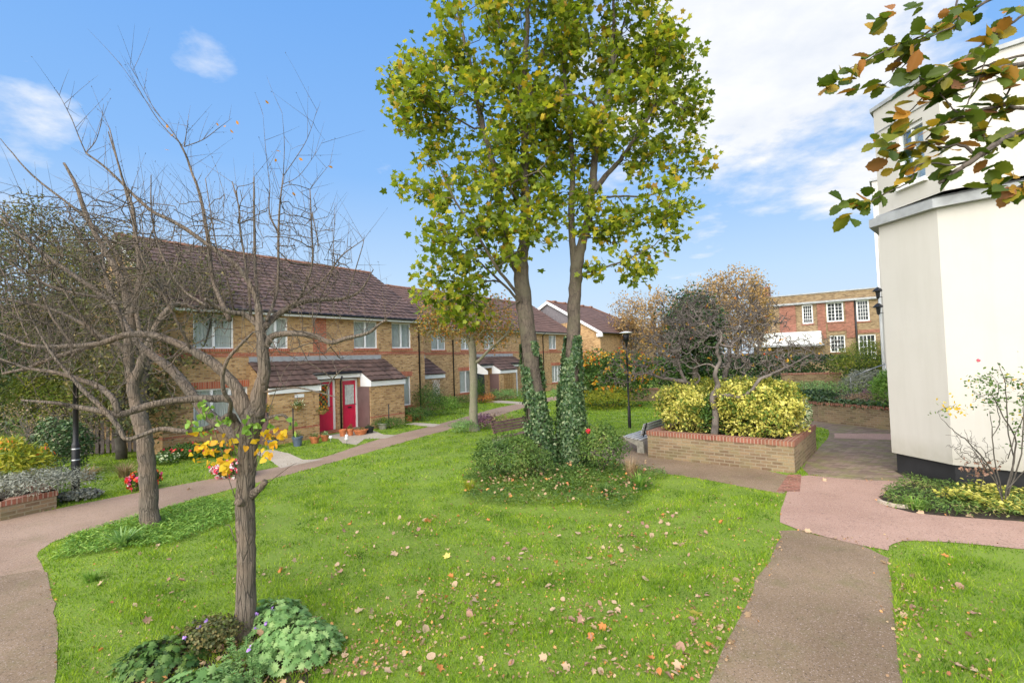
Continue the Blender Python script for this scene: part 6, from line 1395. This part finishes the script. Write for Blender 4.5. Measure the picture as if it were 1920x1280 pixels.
def rosebush():
    rg = np.random.default_rng(201); Y = 7.9; root = thing('rose_bush', 'tall straggly rose bush with yellowing leaves in front of the cream wall', 'rose bush', (8.05, 7.95, 0)); Wd = Wood(201)
    F = [([(1880, 940), (1860, 880), (1815, 828), (1790, 808), (1765, 785)], .012), ([(1885, 930), (1905, 830), (1880, 780), (1860, 740), (1835, 745)], .012), ([(1885, 935), (1900, 870), (1890, 800), (1885, 720), (1870, 680)], .011), ([(1890, 930), (1915, 850), (1920, 780), (1925, 700)], .011), ([(1880, 930), (1865, 860), (1860, 800), (1855, 770)], .01),
         ([(1880, 920), (1850, 880), (1830, 850), (1818, 830), (1808, 805)], .008), ([(1885, 920), (1930, 870), (1960, 800), (1970, 740)], .01), ([(1860, 820), (1875, 790), (1870, 760), (1872, 720), (1855, 700)], .007), ([(1870, 910), (1845, 870), (1835, 850), (1812, 835)], .007), ([(1890, 860), (1910, 800), (1930, 760), (1945, 715)], .007)]
    for p, r in F: Wd.limb([at(a, b_, Y+rg.uniform(-.15, .15)) if k else at(a, b_, Y) for k, (a, b_) in enumerate(p)], [r, r*.8, r*.3], 6, .03, 5, .004)
    C = seeds([(1870, 740, 55, 50, 0, .35), (1780, 765, 28, 22, 0, .2), (1910, 720, 40, 50, 0, .35), (1840, 730, 35, 30, 0, .3), (1930, 800, 40, 50, 0, .3)], Y, 90, rg, .05)
    X, T, par, K = Wd.net(C, .0025, .4, .08, .2, rmax=.006); Wd.build('stem', M['twig'], root)
    P = clumps(X, 8, .065, rg); k = len(P); L_ = Leaves().add(P[:int(k*.84)], rg.uniform(.035, .06, int(k*.84)), 'oval', rg, up=.3, droop=.4); L_.build('foliage', M['green'], root)
    P2 = P[int(k*.84):]; P2 = P2[P2[:, 2] < 2.3]; Leaves().add(P2, rg.uniform(.04, .065, len(P2)), 'oval', rg, up=.3, droop=.4).build('yellow_foliage', M['yelsprig'], root)
    bl = at(1834, 676, Y); dd = rg.normal(0, 1, (20, 3)); Leaves().add(bl+dd*.012, .03, 'round', rg, N=dd, fold=-.4).build('flower', M['mixfl'], root)
rosebush()
def deadshrub():
    rg = np.random.default_rng(211); Y = 8.3; root = thing('dead_shrub', 'dead brown twiggy shrub left of the rose bush', 'shrub', (*gp(1845, 935), 0)); Wd = Wood(211); b0 = gp(1845, 935)
    b0 = np.array([b0[0], b0[1], 0]); Wd.limb([b0, b0+[0, .02, .12]], [.012, .01], 6, 0, 2); C = seeds([(1835, 850, 45, 45, 0, .3), (1800, 830, 30, 25, 0, .2)], b0[1], 110, rg, .05); X, T, p_, K = Wd.net(C, .002, .4, .15, .2, rmax=.008); Wd.build('stem', M['twig'], root)
    P = clumps(X[:26], 3, .03, rg); Leaves().add(P, .05, 'dry', rg, up=.1, droop=.5).build('foliage', M['deadbrown'], root)
deadshrub()
hs_ = thing('garden_hose', 'blue green hose end lying in the right bed', 'hose', (8.6, 7.6, 0)); o = MB((8.6, 7.6, 0)); o.tube([(8.35, 7.95, .16), (8.5, 7.9, .2), (8.65, 7.75, .17), (8.75, 7.5, .12)], .03, 8); M['hose'] = plain('hose_plastic', (.02, .12, .13), .4); o.build('hose', M['hose'], hs_)

# ================================================================== OVERHANGING TREE (top right, close)
def overhang():
    rg = np.random.default_rng(221); Y = 2.3; root = thing('overhanging_tree', 'close overhanging tree with green and orange toothed leaves at the top right', 'tree', (4.3, 2.5, 0)); Wd = Wood(221)
    Wd.limb([(4.3, 2.5, -.03), (4.27, 2.5, 1.2), (4.3, 2.48, 2.4), (4.25, 2.5, 3.6), (4.35, 2.6, 5.0)], [.13, .1, .09, .075, .04], 14, .04)
    L = [([(2560, 330), (2200, 250), (1990, 225), (1920, 246), (1878, 264), (1837, 292), (1795, 320), (1761, 343)], [.05, .03, .018, .0155, .0145, .013, .011, .009]), ([(2560, 250), (2200, 90), (1920, 120), (1860, 137), (1809, 156), (1768, 175)], [.045, .024, .013, .011, .009, .007]),
         ([(2300, 170), (2050, 200), (1920, 203), (1888, 198), (1843, 206), (1792, 223), (1761, 237), (1737, 261)], [.02, .013, .0095, .009, .008, .007, .005, .003]), ([(1830, 287), (1799, 271), (1775, 276), (1754, 275), (1737, 265)], [.008, .007, .006, .004, .003]),
         ([(1837, 292), (1792, 309), (1754, 306), (1720, 310), (1706, 340), (1665, 360), (1637, 375), (1610, 386)], [.006, .005, .004, .0035, .003, .0028, .0025, .0015]), ([(2300, -200), (2000, -60), (1857, 0), (1820, 21), (1775, 38), (1720, 72), (1686, 82), (1637, 107), (1586, 132)], [.02, .01, .007, .006, .005, .0045, .004, .003, .0015]),
         ([(2200, -120), (2000, -30), (1920, 27), (1871, 62), (1826, 96), (1785, 131), (1747, 165), (1715, 200), (1689, 223)], [.012, .008, .0065, .006, .005, .0045, .004, .003, .002]), ([(1850, -60), (1795, 0), (1799, 41), (1761, 62), (1720, 82), (1703, 113), (1668, 151), (1644, 163)], [.006, .005, .0045, .004, .0035, .003, .0025, .0015]),
         ([(2200, 40), (2000, 85), (1920, 103), (1843, 124), (1792, 144), (1754, 161), (1730, 148), (1703, 134)], [.012, .008, .006, .005, .0045, .004, .003, .002]), ([(2000, 60), (1920, 130), (1880, 190), (1850, 240), (1845, 262)], [.006, .005, .004, .003, .002]), ([(2050, 300), (1960, 330), (1930, 345), (1890, 355), (1865, 350)], [.007, .006, .005, .004, .002]), ([(1760, 170), (1800, 210), (1838, 140), (1860, 80)], [.003]*4)]
    P, T = [], []
    for i, (p, r) in enumerate(L):
        q = Wd.limb([at(a, b_, Y+.05*math.sin(i*2.+k)+(.2 if a > 2100 else 0)) for k, (a, b_) in enumerate(p)], r, 8, .04, 6, .0015); ln = len(q)
        th = [0, .45, .35, .2, .35, .3, .3, .2, .35, .3, .3, 0][i]; s0 = int(ln*th)
        for k in range([32, 32, 32, 14, 15, 34, 38, 26, 32, 20, 22, 9][i]):
            j = rg.integers(max(s0, 1), ln-1); t_ = q[j]-q[j-1]; t_ = t_/np.linalg.norm(t_)
            P.append(q[j]+rg.normal(0, .012, 3)); T.append(t_+rg.normal(0, .55, 3)+[0, 0, -.25])
        P.append(q[-1]); T.append(q[-1]-q[-3])
    for (px, py, k) in ((1560, 150, 3), (1575, 135, 2), (1570, 165, 3), (1600, 160, 3), (1612, 165, 2), (1600, 395, 4), (1580, 388, 2), (1600, 385, 2), (1640, 268, 3), (1650, 262, 2), (1675, 300, 3), (1665, 25, 4), (1715, 15, 3), (1755, 50, 3), (1900, 330, 4), (1880, 350, 3), (1680, 290, 3), (1720, 320, 3), (1910, 20, 4), (1790, 190, 3), (1850, 300, 3), (1870, 310, 2), (1690, 285, 4), (1700, 305, 4), (1680, 265, 3), (1715, 275, 3), (1725, 300, 3), (1700, 250, 3), (1745, 290, 3), (1640, 55, 3), (1690, 100, 3)):
        for _ in range(k): P.append(at(px, py, Y+rg.uniform(-.06, .06))+rg.normal(0, .02, 3)); T.append(rg.normal(0, .6, 3)+[-.7, 0, -.2])
    Wd.build('trunk', M['darkbark'], root)
    P, T = np.array(P), np.array(T); k = len(P)
    N = rg.normal(0, .55, (k, 3))+[0, -.35, .75]
    Leaves().add(P, rg.uniform(.055, .1, k), 'tooth', rg, aspect=.85, N=N, T=T, tw=.1, fold=.3, curl=.35).build('crown', M['near'], root)
overhang()

# ================================================================== FALLEN LEAVES
rg = np.random.default_rng(301)
protos = {}
lit_kind = [('dead', 'pale tan dry leaf lying on the near lawn', 'deadpale', 180, 'pale leaves fallen on the near lawn'), ('', 'brown curled dry leaf lying on the near lawn', 'deadbrown', 80, 'brown leaves fallen on the near lawn'), ('', 'rust orange dry leaf lying on the near lawn', 'deadrust', 40, 'rust orange leaves fallen on the near lawn')]
def leafmesh(shape, seed, m):
    r_ = np.random.default_rng(seed); V, L, S = leafgeo(np.zeros((1, 3)), 1., shape, r_, N=np.array([[0, 0, 1.]]), T=np.array([[0, 1., 0]]), tw=0, fold=r_.uniform(.2, .6), curl=r_.uniform(.2, .6))
    V = V-[0, .45, 0]; me = np_mesh('fallen_leaf', V, L, S); me.materials.append(M[m]); return me
def fall(me, x, y, s, label, group, z=.028):
    o = bpy.data.objects.new('fallen_leaf', me); col.objects.link(o); o.location = (x, y, z); o.scale = (s, s, s)
    o.rotation_euler = (rg.normal(0, .5), rg.normal(0, .5), rg.uniform(0, 6.28)); tag(o, label, 'leaf', group)
blk = nograss+[planter_poly, bed_right]
def lawn_pts(n, dens):
    out = []
    while len(out) < n:
        py = rg.uniform(930, 1275); px = rg.uniform(150, 1880)
        wgt = math.exp(-((px-1050)/420)**2)*(1 if py > 960 else .5)+.16+(.35 if px > 1680 and py > 1090 else 0)+.5*math.exp(-((px-700)/170)**2-((py-1230)/70)**2)
        if rg.uniform() > wgt: continue
        p = gp(px, py)
        if rg.uniform() > .25+1.1*max(0, vnoise(np.array([p]), 2.6, 77)[0]+.35): continue
        if any(in_poly(np.array([p]), b_)[0] for b_ in blk): continue
        out.append(p)
    return out
for kd, (sh0, lab, m, n, grp) in enumerate(lit_kind):
    mes = [leafmesh(['maple', 'dry', 'oval', 'round', 'dry'][k], 310+kd*10+k, m) for k in range(5)]
    for i, (x, y) in enumerate(lawn_pts(n, 1)): fall(mes[rg.integers(5)], x, y, rg.uniform(.045, .09), lab, grp)
ym = leafmesh('maple', 351, 'deadyellow')
fall(ym, *gp(1303, 1155), .15, 'bright yellow maple leaf lying alone near the right path edge', None)
fall(ym, *gp(838, 1045), .1, 'small yellow maple leaf below the sycamore bed', None)
pm = leafmesh('dry', 352, 'deadpale')
for px, py, s, lab in ((1405, 1157, .12, 'cream leaf on the old brown path beside the lawn edge'), (1368, 1206, .13, 'cream curled leaf on the old brown path below the first one'), (1516, 998, .1, 'cream leaf on the pink path near its seam'), (1566, 1011, .07, 'small white leaf on the pink path seam'), (1546, 902, .1, 'pale leaf at the top of the pink path'), (1657, 1057, .08, 'orange tan leaf at the right edge of the brown path'), (1726, 963, .1, 'tan leaf on the pink path beside the bed edging'), (1818, 969, .1, 'second tan leaf beside the bed edging further right'), (354, 918, .1, 'brown leaf on the left path behind the second tree')):
    x, y = gp(px, py); fall(pm, x, y, s, lab, None, .02)
# small scraps nobody could count
Pn = np.array(lawn_pts(4000, 1)); k = len(Pn); P = np.column_stack([Pn, rg.uniform(.015, .04, k)])
far_n = 1500; Pf = np.column_stack([rg.uniform(-7, 4.5, far_n), rg.uniform(8, 26, far_n)]); 
for b_ in blk+[house_zone]: Pf = Pf[~in_poly(Pf, b_)]
P = np.vstack([P, np.column_stack([Pf, np.full(len(Pf), .035)])])
inb = rg.uniform([-1.2, 8.6], [3.1, 12.4], (1500, 2)); inb = inb[in_poly(inb, twin_bed)][:420]; P = np.vstack([P, np.column_stack([inb, rg.uniform(.08, .28, len(inb))])])
inb = rg.uniform([-3.9, 3.5], [-1.2, 5.4], (1200, 2)); inb = inb[in_poly(inb, near_bed)][:260]; P = np.vstack([P, np.column_stack([inb, rg.uniform(.02, .06, len(inb))])])
eb = []
for pa_ in (path_b, path_a, court, pink):
    pa_ = np.array(pa_); pa_ = pa_[(pa_[:, 1] > 3.2) & (pa_[:, 1] < 18) & (np.abs(pa_[:, 0]) < 11)]
    q = pa_[rg.choice(len(pa_), 240)]+rg.normal(0, .07, (240, 2)); eb.append(np.column_stack([q, np.full(240, .02)]))
P = np.vstack(eb+[P])
sz = rg.uniform(.012, .036, len(P)); sz[-660:] = rg.uniform(.04, .08, 660)
o = Leaves().add(P, sz, 'dry', rg, up=.55, fold=.4, curl=.4).build('leaf_litter', M['dead']); tag(o, 'scraps of brown and tan leaf litter scattered over lawns and beds', 'leaf litter', kind='stuff')
#@@END3
